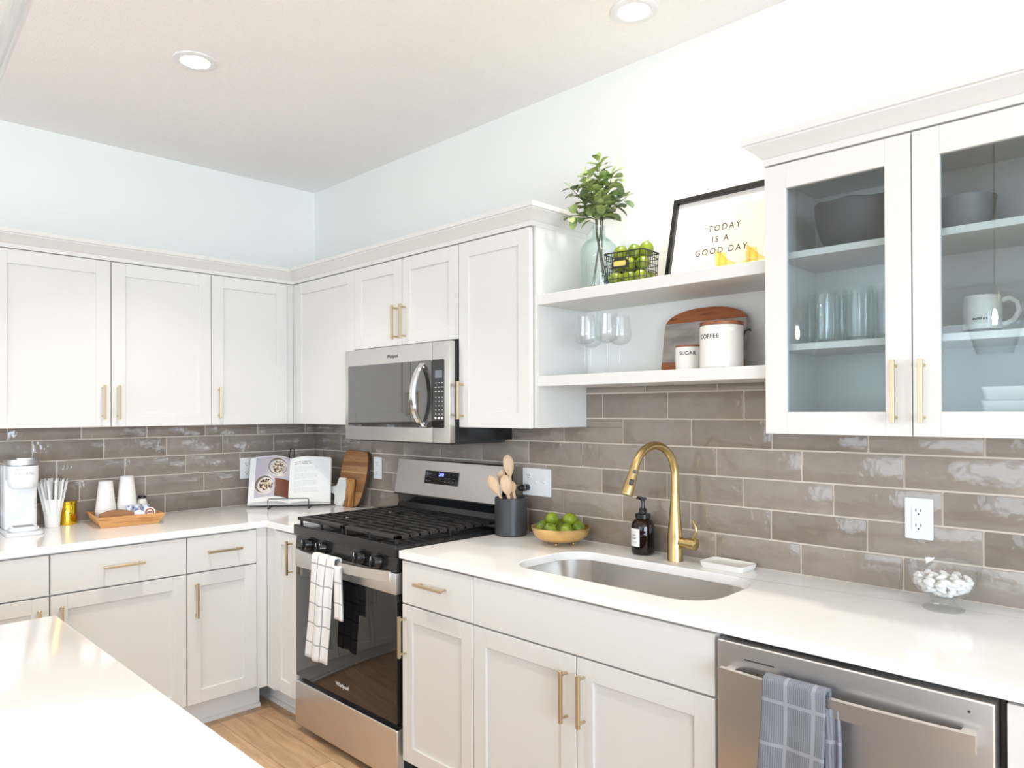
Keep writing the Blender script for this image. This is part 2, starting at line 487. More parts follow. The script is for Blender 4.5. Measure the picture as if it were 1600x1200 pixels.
tiles('tile_backsplash', wall_left, 2.2, True, [(0, 2.2, 1.3715, 0)], 0.8764 - 3 * PX + .0 - PX + PX)

# ------------------------------------------------------------------ cabinetry
HB = .0105
def handle_bm(cx, cz, yf, vertical=True, L=.155):
    """square bar pull standing 35 mm off a front at y = yf (front is -y)"""
    bm = nb(); h = L / 2; b = HB / 2
    if vertical:
        box(bm, cx - b, cx + b, yf - .036, yf - .036 + HB, cz - h, cz + h, .0008)
        for s in (-1, 1): tube(bm, [(cx, yf, cz + s * .064 * L / .155), (cx, yf - .03, cz + s * .064 * L / .155)], .0042, 10)
    else:
        box(bm, cx - h, cx + h, yf - .036, yf - .036 + HB, cz - b, cz + b, .0008)
        for s in (-1, 1): tube(bm, [(cx + s * .064 * L / .155, yf, cz), (cx + s * .064 * L / .155, yf - .03, cz)], .0042, 10)
    return bm
def shaker_bm(x0, x1, yb, z0, z1, st=.0595, t=.0195, rec=.0085):
    bm = nb(); yf = yb - t; b = .0011
    box(bm, x0 + st - .004, x1 - st + .004, yf + rec, yb, z0 + st - .004, z1 - st + .004)
    box(bm, x0, x0 + st, yf, yb, z0, z1, b); box(bm, x1 - st, x1, yf, yb, z0, z1, b)
    box(bm, x0 + st, x1 - st, yf, yb, z1 - st, z1, b); box(bm, x0 + st, x1 - st, yf, yb, z0, z0 + st, b)
    return bm
UD = .3065                      # carcass depth of wall cabinets (door adds 19.5 mm)
ZB, ZT = 1.3727, 2.1225
def wall_cabinet(label, loc, rz, W, doors, z0=ZB, filler=None, back=.0):
    t = thing('wall_cabinet', label, 'cabinet', (loc[0], loc[1], 0), rz)
    bm = nb(); box(bm, 0, W, -UD + .006, -.001, z0 + .001, 2.127)
    if filler: box(bm, filler[0], filler[1], -UD - .012, -UD, z0, ZT)
    obj('cabinet_body', bm, 'cab', t, 0)
    for x0, x1, hs, hz in doors:
        d = obj('door', shaker_bm(x0 + .0020, x1 - .0020, -UD, z0, ZT), 'cab', t, 30)
        if hs: obj('handle', handle_bm(hs, hz, -UD - .0195), 'brass', d, 30, )
    return t
L90 = R(90)
# left wall: local x = +y, front faces +x
wall_cabinet('white single door wall cabinet on the left wall nearest the corner', (0, -.767), L90, .767 - .3190, [(0, .767 - .357, .034, 1.486)], filler=(.767 - .357, .767 - .3190))
wall_cabinet('white double door wall cabinet on the left wall above the coffee machine', (0, -1.681), L90, .914, [(0, .457, .457 - .036, 1.484), (.457, .914, .457 + .026, 1.484)])
wall_cabinet('white wall cabinet at the far left end of the left wall run', (0, -2.14), L90, .459, [(0, .459, .04, 1.484)])
# right wall
wall_cabinet('white blind corner wall cabinet to the left of the microwave', (0.001, 0), 0, .925, [(.357, .926, None, 0)], filler=(.3190, .357))
wall_cabinet('short white double door wall cabinet directly above the microwave', (.926, 0), 0, .7645, [(0, .381, .381 - .0335, 1.838), (.381, .7645, .381 + .0265, 1.838)], z0=1.735)
t = wall_cabinet('tall single door white wall cabinet between microwave and open shelves', (1.6915, 0), 0, XU - 1.6915, [(0, XU - 1.6915 - .009, .0275, 1.4825)])
# glass fronted cabinet
gx0, gx1 = XG, 3.766
t = thing('glass_door_cabinet', 'white wall cabinet with two glass doors at the right end', 'cabinet', (gx0, 0, 0))
W = gx1 - gx0
bm = nb()
box(bm, 0, .018, -UD, -.001, ZB, 2.127); box(bm, W - .018, W, -UD, -.001, ZB, 2.127)
box(bm, .018, W - .018, -UD, -.001, ZB, ZB + .018); box(bm, .018, W - .018, -UD, -.001, 2.095, 2.127)
box(bm, .018, W - .018, -.014, -.001, ZB + .018, 2.095)
obj('cabinet_body', bm, 'cab', t, 0)
for zt in (1.8827, 1.6243):
    obj('shelf', box(nb(), .0185, W - .0185, -.285, -.0145, zt - .0185, zt, .0008), 'cab', t, 30)
for k, (x0, x1, hx) in enumerate(((0.0, .379, .379 - .037), (.379, W, .379 + .026))):
    bm = nb(); st = .0605; yb = -UD; yf = yb - .0195; b = .0011; z0, z1 = ZB, ZT
    x0 += .0014; x1 -= .0014
    box(bm, x0, x0 + st, yf, yb, z0, z1, b); box(bm, x1 - st, x1, yf, yb, z0, z1, b)
    box(bm, x0 + st, x1 - st, yf, yb, z1 - st - .008, z1, b); box(bm, x0 + st, x1 - st, yf, yb, z0, z0 + st, b)
    d = obj('door', bm, 'cab', t, 30)
    obj('glass_pane', box(nb(), x0 + st, x1 - st, yb - .010, yb - .0065, z0 + st, z1 - st - .008), 'pane', d, 0)
    obj('handle', handle_bm(hx, 1.4835, yf), 'brass', d, 30)

# crown moulding
def sweep(path, prof):
    bm = nb(); n = len(path)
    dirs = [(Vector(path[i + 1]) - Vector(path[i])).normalized() for i in range(n - 1)]
    rt = [Vector((d.y, -d.x)) for d in dirs]
    rings = []
    for i in range(n):
        if i == 0: nrm, sc = rt[0], 1
        elif i == n - 1: nrm, sc = rt[-1], 1
        else:
            nrm = (rt[i - 1] + rt[i]).normalized(); sc = 1 / nrm.dot(rt[i])
        rings.append([bm.verts.new((path[i][0] + nrm.x * o * sc, path[i][1] + nrm.y * o * sc, z)) for o, z in prof])
    m_ = len(prof)
    for a, b in zip(rings, rings[1:]):
        for k in range(m_): bm.faces.new((a[k], a[(k + 1) % m_], b[(k + 1) % m_], b[k]))
    bm.faces.new(rings[0]); bm.faces.new(list(reversed(rings[-1])))
    bmesh.ops.recalc_face_normals(bm, faces=bm.faces)
    return bm
CR = [(-.018, 2.1272), (.001, 2.1272), (.002, 2.1455), (.006, 2.1475), (.011, 2.152), (.022, 2.164), (.035, 2.1745), (.040, 2.1785), (.0405, 2.183), (.047, 2.1845), (.047, 2.2015), (-.018, 2.2015)]
F = .326
tag(obj('crown_moulding', sweep([(F, -2.14), (F, -F), (XU, -F), (XU, -.001)], CR), 'cab', None, 12), 'cream crown moulding turning the corner above the left and microwave cabinets', 'moulding')
tag(obj('crown_moulding', sweep([(XG, -.001), (XG, -F), (gx1, -F), (gx1, -.001)], CR), 'cab', None, 12), 'cream crown moulding on top of the glass door cabinet', 'moulding')

# open shelves
SD = .294
tag(obj('floating_shelf', box(nb(), XU, XG - .0005, -SD, -.001, 1.8335, 1.8715, .0012), 'cab', None, 30), 'upper white open shelf carrying the vase, limes and framed print', 'shelf')
tag(obj('floating_shelf', box(nb(), XU, XG - .0005, -SD, -.001, 1.5298, 1.5680, .0012), 'cab', None, 30), 'lower white open shelf carrying wine glasses and canisters', 'shelf')

# base cabinets
BD = .6155                      # carcass depth; fronts add 19.5 mm
CT = .914
def base_cabinet(label, loc, rz, W, fronts, filler=None, hollow=False, x0b=0.0):
    t = thing('base_cabinet', label, 'cabinet', (loc[0], loc[1], 0), rz)
    bm = nb()
    if hollow:
        box(bm, 0, .018, -BD, -.001, .115, .8835); box(bm, W - .018, W, -BD, -.001, .115, .8835)
        box(bm, .018, W - .018, -BD, -.001, .115, .133); box(bm, .018, W - .018, -.012, -.001, .133, .8835)
        box(bm, .018, W - .018, -BD, -BD + .018, .133, .8835)
    else: box(bm, x0b, W, -BD + .006, -.001, .115, .8835)
    if filler: box(bm, filler[0], filler[1], -BD - .012, -BD + .002, .115, .882)
    obj('cabinet_body', bm, 'cab', t, 0)
    obj('toe_kick', box(nb(), x0b, W, -.548, -.528, 0, .114), 'toe', t, 0)
    bm = nb()
    prism(bm, [(-.548, 0), (-.562, 0), (-.562, .005), (-.558, .014), (-.5495, .018), (-.548, .018)], x0b, W, 'x')
    obj('shoe_moulding', bm, 'cab', t, 50)
    for f in fronts:
        k, x0, x1, z0, z1, hx, hz = f
        if k == 'door':
            d = obj('door', shaker_bm(x0 + .0024, x1 - .0024, -BD, z0, z1), 'cab', t, 30)
            if hx: obj('handle', handle_bm(hx, hz, -BD - .0195), 'brass', d, 30)
        else:
            d = obj('drawer' if hx else 'false_drawer_front', box(nb(), x0 + .0024, x1 - .0024, -BD - .0195, -BD, z0, z1, .0012), 'cab', t, 30)
            if hx: obj('handle', handle_bm(hx, hz, -BD - .0195, False, .160), 'brass', d, 30)
    return t
DZ0, DZ1, RZ0, RZ1 = .1285, .7130, .7190, .8765
# left run
base_cabinet('narrow white base cabinet on the left run, beside the corner', (0, -1.0086), L90, 1.0086 - .6285,
             [('drawer', 0, .3265, RZ0, RZ1, .163, .804), ('door', 0, .3265, DZ0, DZ1, .037, .596)], filler=(.3275, 1.0086 - .6285))
base_cabinet('wide white base cabinet on the left run under the wooden tray', (0, -1.5367), L90, .5281,
             [('drawer', 0, .528, RZ0, RZ1, .264, .801), ('door', 0, .528, DZ0, DZ1, .036, .596)])
base_cabinet('white base cabinet under the coffee machine, partly behind the island', (0, -2.11), L90, .5733,
             [('drawer', 0, .573, RZ0, RZ1, .286, .801), ('door', 0, .573, DZ0, DZ1, .573 - .04, .596)])
# right run
base_cabinet('narrow white corner base cabinet to the left of the range', (0.001, 0), 0, .922,
             [('door', .716, .921, DZ0, .8775, .921 - .030, .772)], filler=(.6285, .716), x0b=0.0)
xb = 1.7175
base_cabinet('narrow white base cabinet between the range and the sink cabinet', (xb, 0), 0, 2.1152 - xb,
             [('drawer', 0, 2.1152 - xb, RZ0, RZ1, .188, .808), ('door', 0, 2.1152 - xb, DZ0, DZ1, .023, .598)])
base_cabinet('wide white sink base cabinet with two doors and no drawer pull', (2.1152, 0), 0, 3.0196 - 2.1152,
             [('front', 0, .9044, RZ0, RZ1, None, 0), ('door', 0, .452, DZ0, DZ1, .452 - .036, .594), ('door', .452, .9044, DZ0, DZ1, .452 + .031, .597)], hollow=True)
base_cabinet('white base cabinet to the right of the dishwasher', (3.632, 0), 0, .86,
             [('drawer', 0, .86, RZ0, RZ1, .43, .804), ('door', 0, .43, DZ0, DZ1, .40, .596), ('door', .43, .86, DZ0, DZ1, .46, .596)])

# worktops
CE = .642
bm = nb()
prism(bm, [(.0005, -.0005), (.921, -.0005), (.921, -CE), (CE, -CE), (CE, -2.14), (.0005, -2.14)], .884, CT, 'z', .0025)
tag(obj('countertop', bm, 'quartz', None, 30), 'white quartz corner worktop left of the range with the coffee station', 'countertop')
SX0, SX1, SY0, SY1 = 2.172, 2.925, -.535, -.168
hole = rrect(SX1 - SX0, SY1 - SY0, .115, 10, (SX0 + SX1) / 2, (SY0 + SY1) / 2)
bm = nb()
ring_solid(bm, [(1.7075, -.0005), (4.5, -.0005), (4.5, -CE), (1.7075, -CE)], hole, .884, CT)
o = tag(obj('countertop', bm, 'quartz', None, 30), 'long white quartz worktop with the sink cut-out right of the range', 'countertop')
bv = o.modifiers.new('eased_edge', 'BEVEL'); bv.width = .0025; bv.segments = 2; bv.limit_method = 'ANGLE'; bv.angle_limit = R(50)

# sink
t = thing('kitchen_sink', 'stainless steel undermount sink set in the white worktop', 'sink', ((SX0 + SX1) / 2, (SY0 + SY1) / 2, .70))
bm = nb(); w_, h_ = SX1 - SX0 + .006, SY1 - SY0 + .006
loops = []
for dz, ins, rr in ((.1835, -.018, .12), (.1835, 0, .115), (.06, .008, .10), (.03, .016, .09), (.012, .032, .075), (.003, .06, .06), (0, .10, .04)):
    loops.append([bm.verts.new((a, b, dz)) for a, b in rrect(w_ - 2 * ins, h_ - 2 * ins, rr, 10)])
for a, b in zip(loops, loops[1:]):
    n = len(a)
    for i in range(n): bm.faces.new((a[i], b[i], b[(i + 1) % n], a[(i + 1) % n]))
bm.faces.new(loops[-1])
obj('basin', bm, 'sink', t, 60)
bm = nb(); lathe(bm, [(.056, .0), (.056, .003), (.045, .003), (.04, -.0), (.02, .0015), (.0, .0015)], (0, .03, .0005), 30)
obj('drain', bm, 'chrome', t)

# ------------------------------------------------------------------ range
rx0, rx1 = .9285, 1.6935
t = thing('gas_range', 'stainless and black freestanding gas range with four front knobs', 'range', ((rx0 + rx1) / 2, 0, 0))
w2 = (rx1 - rx0) / 2
obj('range_body', box(nb(), -w2, w2, -.605, -.012, .03, .905), 'black', t, 0)
bm = nb(); box(bm, -w2, w2, -.643, -.606, .032, .228, .006, 3); obj('storage_drawer', bm, 'steel', t, 40)
for sx in (-1, 1):
    for y in (-.57, -.06):
        bm = nb(); lathe(bm, [(.018, 0), (.018, .012), (.010, .014), (.010, .032)], (sx * (w2 - .06), y, 0), 16); obj('foot', bm, 'blackm', t)
# oven door: black glass with a stainless band at its top
d = obj('oven_door', box(nb(), -w2 + .002, w2 - .002, -.640, -.606, .250, .741, .004, 2), 'bglass', t, 40, 'black glass oven door')
bm = nb(); box(bm, -w2 + .002, w2 - .002, -.645, -.606, .742, .8235, .003, 2); obj('door_band', bm, 'steel', d, 40, 'stainless band across the oven door')
text('lettering', 'Whirlpool', .022, 'silverletter', d, (.0, -.6404, .298), sx=1.05, bold=.0004)
# bowed flat handle
bm = nb(); N = 24; secs = []
for k in range(N + 1):
    a = k / N; x = -w2 + .016 + a * (2 * w2 - .05)
    y = -.652 - .046 * (1 - (2 * a - 1) ** 2) ** .8
    secs.append((x, y))
prev = None
for x, y in secs:
    q = [bm.verts.new((x, y, .790)), bm.verts.new((x, y + .012, .790)), bm.verts.new((x, y + .012, .829)), bm.verts.new((x, y, .829))]
    if prev:
        for i in range(4): bm.faces.new((prev[i], prev[(i + 1) % 4], q[(i + 1) % 4], q[i]))
    else: bm.faces.new(list(reversed(q)))
    prev = q
bm.faces.new(prev)
bmesh.ops.recalc_face_normals(bm, faces=bm.faces)
for x in (-w2 + .03, w2 - .055): box(bm, x - .012, x + .012, -.655, -.640, .795, .822)
obj('handle', bm, 'steel', d, 30)
# knob panel, four knobs
bm = nb(); prism(bm, [(-.606, .8265), (-.640, .8265), (-.634, .880), (-.606, .880)], -w2, w2, 'x', .002)
obj('control_panel', bm, 'black', t, 30)
for x in (-.262, -.145, .145, .262):
    bm = nb()
    lathe(bm, [(.026, 0), (.026, .006), (.0225, .010), (.0215, .030), (.019, .033), (0, .033)], (0, 0, 0), 28)
    box(bm, -.006, .006, -.0225, .0225, .008, .042, .002)
    xf(bm, Matrix.Translation((x, -.637, .852)) @ Matrix.Rotation(R(84), 4, 'X'))
    k = obj('knob', bm, 'black', t)
    bm = nb(); box(bm, -.0012, .0012, .006, .020, .0415, .0426)
    xf(bm, Matrix.Translation((x, -.637, .852)) @ Matrix.Rotation(R(84), 4, 'X')); obj('pointer', bm, 'silverletter', k, 0)
bm = nb(); box(bm, -w2 - .003, w2 + .003, -.650, -.06, .884, .930, .006, 3); obj('cooktop', bm, 'black', t, 40)
for cx, cy, r in ((-.245, -.50, .048), (-.245, -.23, .038), (0, -.36, .05), (.245, -.50, .042), (.245, -.23, .048)):
    bm = nb(); lathe(bm, [(r * 1.25, .9255), (r * 1.2, .932), (r * .9, .936), (r * .9, .941), (r * .75, .945), (0, .945)], (cx, cy, 0), 28); obj('burner', bm, 'blackm', t)
for k, (a, b) in enumerate(((-w2 + .012, -.0025), (.0025, w2 - .012))):
    bm = nb(); y0, y1, zt = -.636, -.082, .963
    wd = .017
    # frame: flat bars, front bar wider
    box(bm, a, b, y0, y0 + .030, zt - .014, zt, .002); box(bm, a, b, y1 - wd, y1, zt - .014, zt, .002)
    box(bm, a, a + wd, y0, y1, zt - .014, zt, .002); box(bm, b - wd, b, y0, y1, zt - .014, zt, .002)
    cxm = (a + b) / 2
    box(bm, cxm - .006, cxm + .006, y0, y1, zt - .016, zt - .002, .001)
    for q in range(1, 11):
        y = y0 + .02 + (y1 - y0 - .03) * q / 11
        if q in (3, 8):
            box(bm, a, cxm - .055, y - .0055, y + .0055, zt - .014, zt, .001); box(bm, cxm + .055, b, y - .0055, y + .0055, zt - .014, zt, .001)
        else:
            box(bm, a, b, y - .0055, y + .0055, zt - .014, zt, .001)
    for x in (a + .012, cxm, b - .012):
        for y in (y0 + .012, (y0 + y1) / 2, y1 - .012):
            box(bm, x - .005, x + .005, y - .005, y + .005, .9302, zt - .012)
    obj('grate', bm, 'blackm', t, 30)
# backguard
bm = nb(); prism(bm, [(-.096, .926), (-.070, .985), (-.078, 1.028), (-.0125, 1.028), (-.0125, .926)], -w2 + .006, w2 - .006, 'x')
box(bm, -w2 + .004, w2 - .004, -.100, -.0125, 1.024, 1.031)
box(bm, -w2 + .004, w2 - .004, -.062, -.0125, 1.0305, 1.196)
obj('backguard', bm, 'black', t, 0)
bm = nb(); prism(bm, [(-.092, 1.0315), (-.064, 1.196), (-.058, 1.202), (-.020, 1.202), (-.020, 1.196), (-.060, 1.196), (-.0868, 1.0315)], -w2, w2, 'x'); p = obj('backguard_panel', bm, 'steel', t, 30, 'stainless control panel at the back')
tl = math.atan2(.028, .1645)
d = obj('clock_display', xf(xf(nb() and box(nb(), -.122, .122, -.0015, .0015, -.031, .031, .001), Matrix.Rotation(-tl, 4, 'X')), Matrix.Translation((-.03, -.0795, 1.121))), 'bglass', p, 0, 'black clock and button panel')
def on_guard(x, z): return (x, -.092 + (z - 1.0315) * .028 / .1645 - .0042, z)
text('clock_digits', '2:10', .021, 'display', d, on_guard(-.03, 1.136), (R(90) - tl, 0, 0), bold=.0004)
bm = nb()
for gx in (-.105, -.08, .035, .06, .088):
    for gz in (1.104, 1.120, 1.138):
        px, py, pz = on_guard(gx - .03 + random.uniform(-.003, .003), gz)
        box(bm, px - .005, px + .005, py, py + .0006, pz - .0018, pz + .0018)
obj('button_marks', bm, 'inkgrey', d, 0)

# ------------------------------------------------------------------ microwave
mx0, mx1, mz0, mz1 = .9205, 1.6905, 1.3068, 1.7265
t = thing('microwave_oven', 'stainless over the range microwave with black window and curved handle', 'microwave', ((mx0 + mx1) / 2, 0, mz0))
w2 = (mx1 - mx0) / 2; H = mz1 - mz0
bm = nb(); box(bm, -w2 + .003, w2 - .001, -.342, -.0135, .006, H - .0005); obj('microwave_body', bm, 'black', t, 0)
XS = .274                         # split between door and control side
bm = nb(); box(bm, -w2, XS - .001, -.374, -.343, 0, H, .004, 2); d = obj('door', bm, 'steel', t, 40)
bm = nb(); box(bm, XS + .001, w2, -.374, -.343, 0, H, .004, 2); cp = obj('control_side', bm, 'steel', t, 40)
wl, wr, wz0, wz1 = -w2 + .030, .352, .062, .345
bm = nb(); prism(bm, rrect(XS - .0012 - wl, wz1 - wz0, .008, 4, (XS - .0012 + wl) / 2, (wz0 + wz1) / 2), -.3765, -.3735, 'y'); obj('window', bm, 'mwglass', d, 0)
bm = nb(); prism(bm, rrect(wr - XS - .0012, wz1 - wz0, .008, 4, (wr + XS + .0012) / 2, (wz0 + wz1) / 2), -.3765, -.3735, 'y'); kp = obj('keypad', bm, 'bglass', cp, 0, 'black touch keypad')
text('lettering', 'Whirlpool', .020, 'ink', d, (-.005, -.3742, .375), bold=.0004)
bm = nb(); box(bm, XS + .022, XS + .067, -.3769, -.3766, .268, .300); obj('lcd', bm, 'lcd', cp, 0)
bm = nb()
for r_i in range(8):
    z = .248 - r_i * .0172 - (.008 if r_i > 2 else 0)
    for c_i in range(3):
        x = XS + .022 + c_i * .021; wdt = .0055 if r_i < 3 else .0022
        box(bm, x - wdt + .004, x + wdt + .004, -.3769, -.3766, z - .0014, z + .0014)
for c_i in range(3):
    box(bm, XS + .018 + c_i * .021, XS + .030 + c_i * .021, -.3769, -.3766, .099, .108)
obj('key_legends', bm, 'silverletter', cp, 0)
bm = nb(); N = 20; prev = None
for k in range(N + 1):
    a = k / N; s_ = 1 - (2 * a - 1) ** 2
    z = .064 + a * .270; y = -.381 - .052 * s_ ** .75; x = .212 - .006 * s_
    w_ = .016
    q = [bm.verts.new((x - w_, y + .008, z)), bm.verts.new((x - w_ * .6, y, z)), bm.verts.new((x + w_ * .6, y, z)), bm.verts.new((x + w_, y + .008, z)), bm.verts.new((x + w_ * .8, y + .016, z)), bm.verts.new((x - w_ * .8, y + .016, z))]
    if prev:
        for i in range(6): bm.faces.new((prev[i], prev[(i + 1) % 6], q[(i + 1) % 6], q[i]))
    else: bm.faces.new(q)
    prev = q
bm.faces.new(prev); bmesh.ops.recalc_face_normals(bm, faces=bm.faces)
for z in (.075, .323): box(bm, .203, .221, -.388, -.3765, z - .009, z + .009)
obj('handle', bm, 'chrome', d, 30, 'bright curved door handle')
bm = nb(); box(bm, -w2 + .02, w2 - .01, -.36, -.05, -.006, .0058); obj('vent_grille', bm, 'blackm', t, 0)

# ------------------------------------------------------------------ dishwasher
dx0, dx1 = 3.0265, 3.6285
t = thing('dishwasher', 'stainless dishwasher with a bar handle at the right of the sink', 'dishwasher', ((dx0 + dx1) / 2, 0, 0))
w2 = (dx1 - dx0) / 2
obj('tub', box(nb(), -w2 + .002, w2 - .002, -.600, -.02, .10, .8765), 'black', t, 0)
obj('toe_panel', box(nb(), -w2 + .002, w2 - .002, -.56, -.545, .0, .0985), 'black', t, 0)
bm = nb(); box(bm, -w2 + .004, w2 - .012, -.645, -.601, .105, .8715, .004, 3); d = obj('door', bm, 'steel', t, 40)
bm = nb(); N = 24; prev = None
for k in range(N + 1):
    a = k / N; x = -w2 + .028 + a * (2 * w2 - .065)
    e = min(a, 1 - a); y = -.681 - .014 * (1 - (2 * a - 1) ** 2)
    q = [bm.verts.new((x, y, .777)), bm.verts.new((x, y + .014, .777)), bm.verts.new((x, y + .014, .815)), bm.verts.new((x, y, .815))]
    if prev:
        for i in range(4): bm.faces.new((prev[i], prev[(i + 1) % 4], q[(i + 1) % 4], q[i]))
    else: bm.faces.new(list(reversed(q)))
    prev = q
bm.faces.new(prev); bmesh.ops.recalc_face_normals(bm, faces=bm.faces)
for s_ in (-1, 1): box(bm, s_ * (w2 - .05) - .004 - .012, s_ * (w2 - .05) - .004 + .012, -.672, -.644, .781, .811)
obj('handle', bm, 'steel', d, 30)
bm = nb(); box(bm, -w2 + .075, -w2 + .15, -.6458, -.644, .8345, .8372); obj('vent_slot', bm, 'slot', d, 0)
bm = nb(); tube(bm, [(w2 - .055, -.644, .846), (w2 - .055, -.6458, .846)], .0028, 10); obj('indicator', bm, 'slot', d, 0)

# ------------------------------------------------------------------ island
ix0, ix1, iy0, iy1 = 1.7721, 3.68, -2.68, -1.783
t = thing('kitchen_island', 'kitchen island in the left foreground with a white quartz top', 'island', ((ix0 + ix1) / 2, (iy0 + iy1) / 2, 0))
cx, cy = (ix0 + ix1) / 2, (iy0 + iy1) / 2
a, b = (ix1 - ix0) / 2, (iy1 - iy0) / 2
bm = nb(); box(bm, -a, a, -b, b, .884, CT, .0025, 2); obj('island_top', bm, 'quartz', t, 30)
bm = nb(); box(bm, -a + .03, a - .03, -b + .25, b - .03, .0, .883)
obj('island_base', bm, 'island', t, 0)
bm = nb()
box(bm, -a + .018, a - .018, b - .03, b - .016, 0, .10, .003); box(bm, -a + .016, -a + .03, -b + .25, b - .016, 0, .10, .003)
obj('skirting', bm, 'cab', t, 30)

# ------------------------------------------------------------------ lamps
def can(label, x, y, power, col=(1.0, .91, .80), spread=98):
    t = thing('recessed_light', label, 'ceiling light', (x, y, CEIL), 0, 'recessed ceiling lights')
    bm = nb(); lathe(bm, [(.052, -.001), (.052, -.005), (.062, -.0075), (.078, -.004), (.079, -.0005), (.052, -.0005)], (0, 0, 0), 36, False, False); obj('trim_ring', bm, 'plastic', t)
    bm = nb(); lathe(bm, [(.0515, -.0015), (.0515, -.003), (0, -.003)], (0, 0, 0), 30); obj('lens', bm, 'can', t)
    area('lamp', (0, 0, -.0095), (0, 0, 0), .10, .10, power, col, t, 'DISK', spread)
    return t
can('recessed ceiling light over the corner in front of the range', 1.1789, -1.1855, 6.5)
can('recessed ceiling light close to the wall above the sink', 2.548, -.300, 3.2)
for x, y, p in ((2.55, -1.1855, 2.3), (3.92, -1.1855, 1.0), (1.18, -3.4, 3), (2.55, -3.4, 3), (3.92, -3.4, 3), (5.3, -1.18, 2), (5.3, -3.4, 3)):  # extra ceiling lights, unseen, added to brighten the room and its bounce
    can('added unseen recessed ceiling light that brightens the room', x, y, p)

def pendant(label, x, y):
    zb = 1.688
    t = thing('pendant_lamp', label, 'pendant lamp', (x, y, CEIL))
    o = zb - CEIL
    bm = nb(); lathe(bm, [(.06, -.001), (.06, -.018), (.02, -.022), (0, -.022)], (0, 0, 0), 28); obj('canopy', bm, 'gold', t)
    bm = nb(); tube(bm, [(0, 0, -.02), (0, 0, o + .30)], .004, 8); obj('rod', bm, 'gold', t)
    bm = nb(); lathe(bm, [(.018, o + .235), (.022, o + .24), (.022, o + .30), (.010, o + .31), (0, o + .31)], (0, 0, 0), 24); s = obj('socket', bm, 'gold', t)
    bm = nb()
    pr = [(0, o), (.066, o), (.0725, o + .006), (.0785, o + .025), (.0985, o + .0905), (.128, o + .19), (.134, o + .225), (.120, o + .256), (.07, o + .282), (.023, o + .292)]
    lathe(bm, pr, (0, 0, 0), 48, False, False)
    lathe(bm, [(r - .003 if r > .01 else 0, z + .003) for r, z in pr], (0, 0, 0), 48, False, False)
    obj('glass_shade', bm, 'glass', t)
    bm = nb(); lathe(bm, [(0, o + .115), (.012, o + .118), (.024, o + .14), (.027, o + .165), (.020, o + .20), (.013, o + .235)], (0, 0, 0), 24, False, False); bl = obj('bulb', bm, 'glass', t)
    bm = nb()
    for k in range(4):
        an = k * pi / 2
        tube(bm, [(.006 * cos(an), .006 * sin(an), o + .135), (.010 * cos(an), .010 * sin(an), o + .165), (.005 * cos(an), .005 * sin(an), o + .205)], .0016, 6)
    obj('filament', bm, 'bulb', bl)
    l = bpy.data.lights.new('glow', 'POINT'); l.energy = 2; l.color = (1, .82, .6); l.shadow_soft_size = .01
    lo = bpy.data.objects.new('glow', l); COL.objects.link(lo); lo.parent = t; lo.location = (0, 0, o + .165)
pendant('glass pendant lamp at the far end of the island, out of frame', 2.27, -2.236)
pendant('tapered clear glass pendant lamp cropped at the top left corner', 3.18, -2.236)

# ------------------------------------------------------------------ sockets and switches
def receptacle(bm_face, bm_slot, x, z, yf):
    prism(bm_face, rrect(.033, .028, .011, 5, x, z), yf - .0022, yf, 'y')
    for s_ in (-1, 1): box(bm_slot, x + s_ * .0065 - .0011, x + s_ * .0065 + .0011, yf - .0026, yf - .0021, z - .001, z + .007)
    tube(bm_slot, [(x, yf - .0021, z - .0075), (x, yf - .0026, z - .0075)], .0024, 10)
def plate(t, w=.072, h=.117):
    bm = nb(); prism(bm, rrect(w, h, .004, 3), -.006, 0, 'y', .002); return obj('wall_plate', bm, 'plastic', t, 30)
def outlet(label, loc, rz):
    t = thing('wall_outlet', label, 'outlet', loc, rz); plate(t)
    for z in (.0245, -.0245):
        f, s_ = nb(), nb(); receptacle(f, s_, 0, z, -.006)
        o = obj('receptacle', f, 'plastic', t, 30); obj('socket_slots', s_, 'slot', o, 0)
    bm = nb(); tube(bm, [(0, -.006, 0), (0, -.0072, 0)], .0032, 12); obj('screw', bm, 'plastic', t)
    return t
outlet('white duplex outlet on the left tiled wall beside the cookbook', (.0087, -.4405, 1.122), L90)
outlet('white duplex outlet on tiles between cutting boards and range', (.6665, -.0087, 1.1325), 0)
t = thing('gang_plate', 'wide white triple plate with outlet and two switches by the crock', 'switch plate', (1.835, -.0087, 1.134))
plate(t, .163, .117)
for z in (.0245, -.0245):
    f, s_ = nb(), nb(); receptacle(f, s_, -.046, z, -.006)
    o = obj('receptacle', f, 'plastic', t, 30); obj('socket_slots', s_, 'slot', o, 0)
for x in (0, .046):
    bm = nb(); box(bm, x - .005, x + .005, -.0068, -.006, -.012, .012); prism(bm, [(-.006, -.004), (-.019, .004), (-.018, .010), (-.006, .006)], x - .0035, x + .0035, 'x'); obj('toggle_switch', bm, 'plastic', t, 20)
for x in (-.046, 0, .046):
    for z in ((0,) if x < -.01 else (.03, -.03)): obj('screw', tube(nb(), [(x, -.006, z), (x, -.0068, z)], .0026, 10), 'plastic', t)
t = thing('plug_adapter', 'small black plug sticking out of the triple wall plate', 'plug', (1.789, -.0175, 1.1095))
bm = nb(); lathe(bm, [(0, 0), (.012, 0), (.0145, .003), (.0145, .030), (.0125, .034), (.012, .052), (.009, .056), (0, .056)], (0, 0, 0), 24); xf(bm, Matrix.Rotation(R(90), 4, 'X')); obj('plug_body', bm, 'black', t)
bm = nb(); lathe(bm, [(.0148, .031), (.0148, .0335)], (0, 0, 0), 24, False, False); xf(bm, Matrix.Rotation(R(90), 4, 'X')); obj('seam_ring', bm, 'chrome', t)
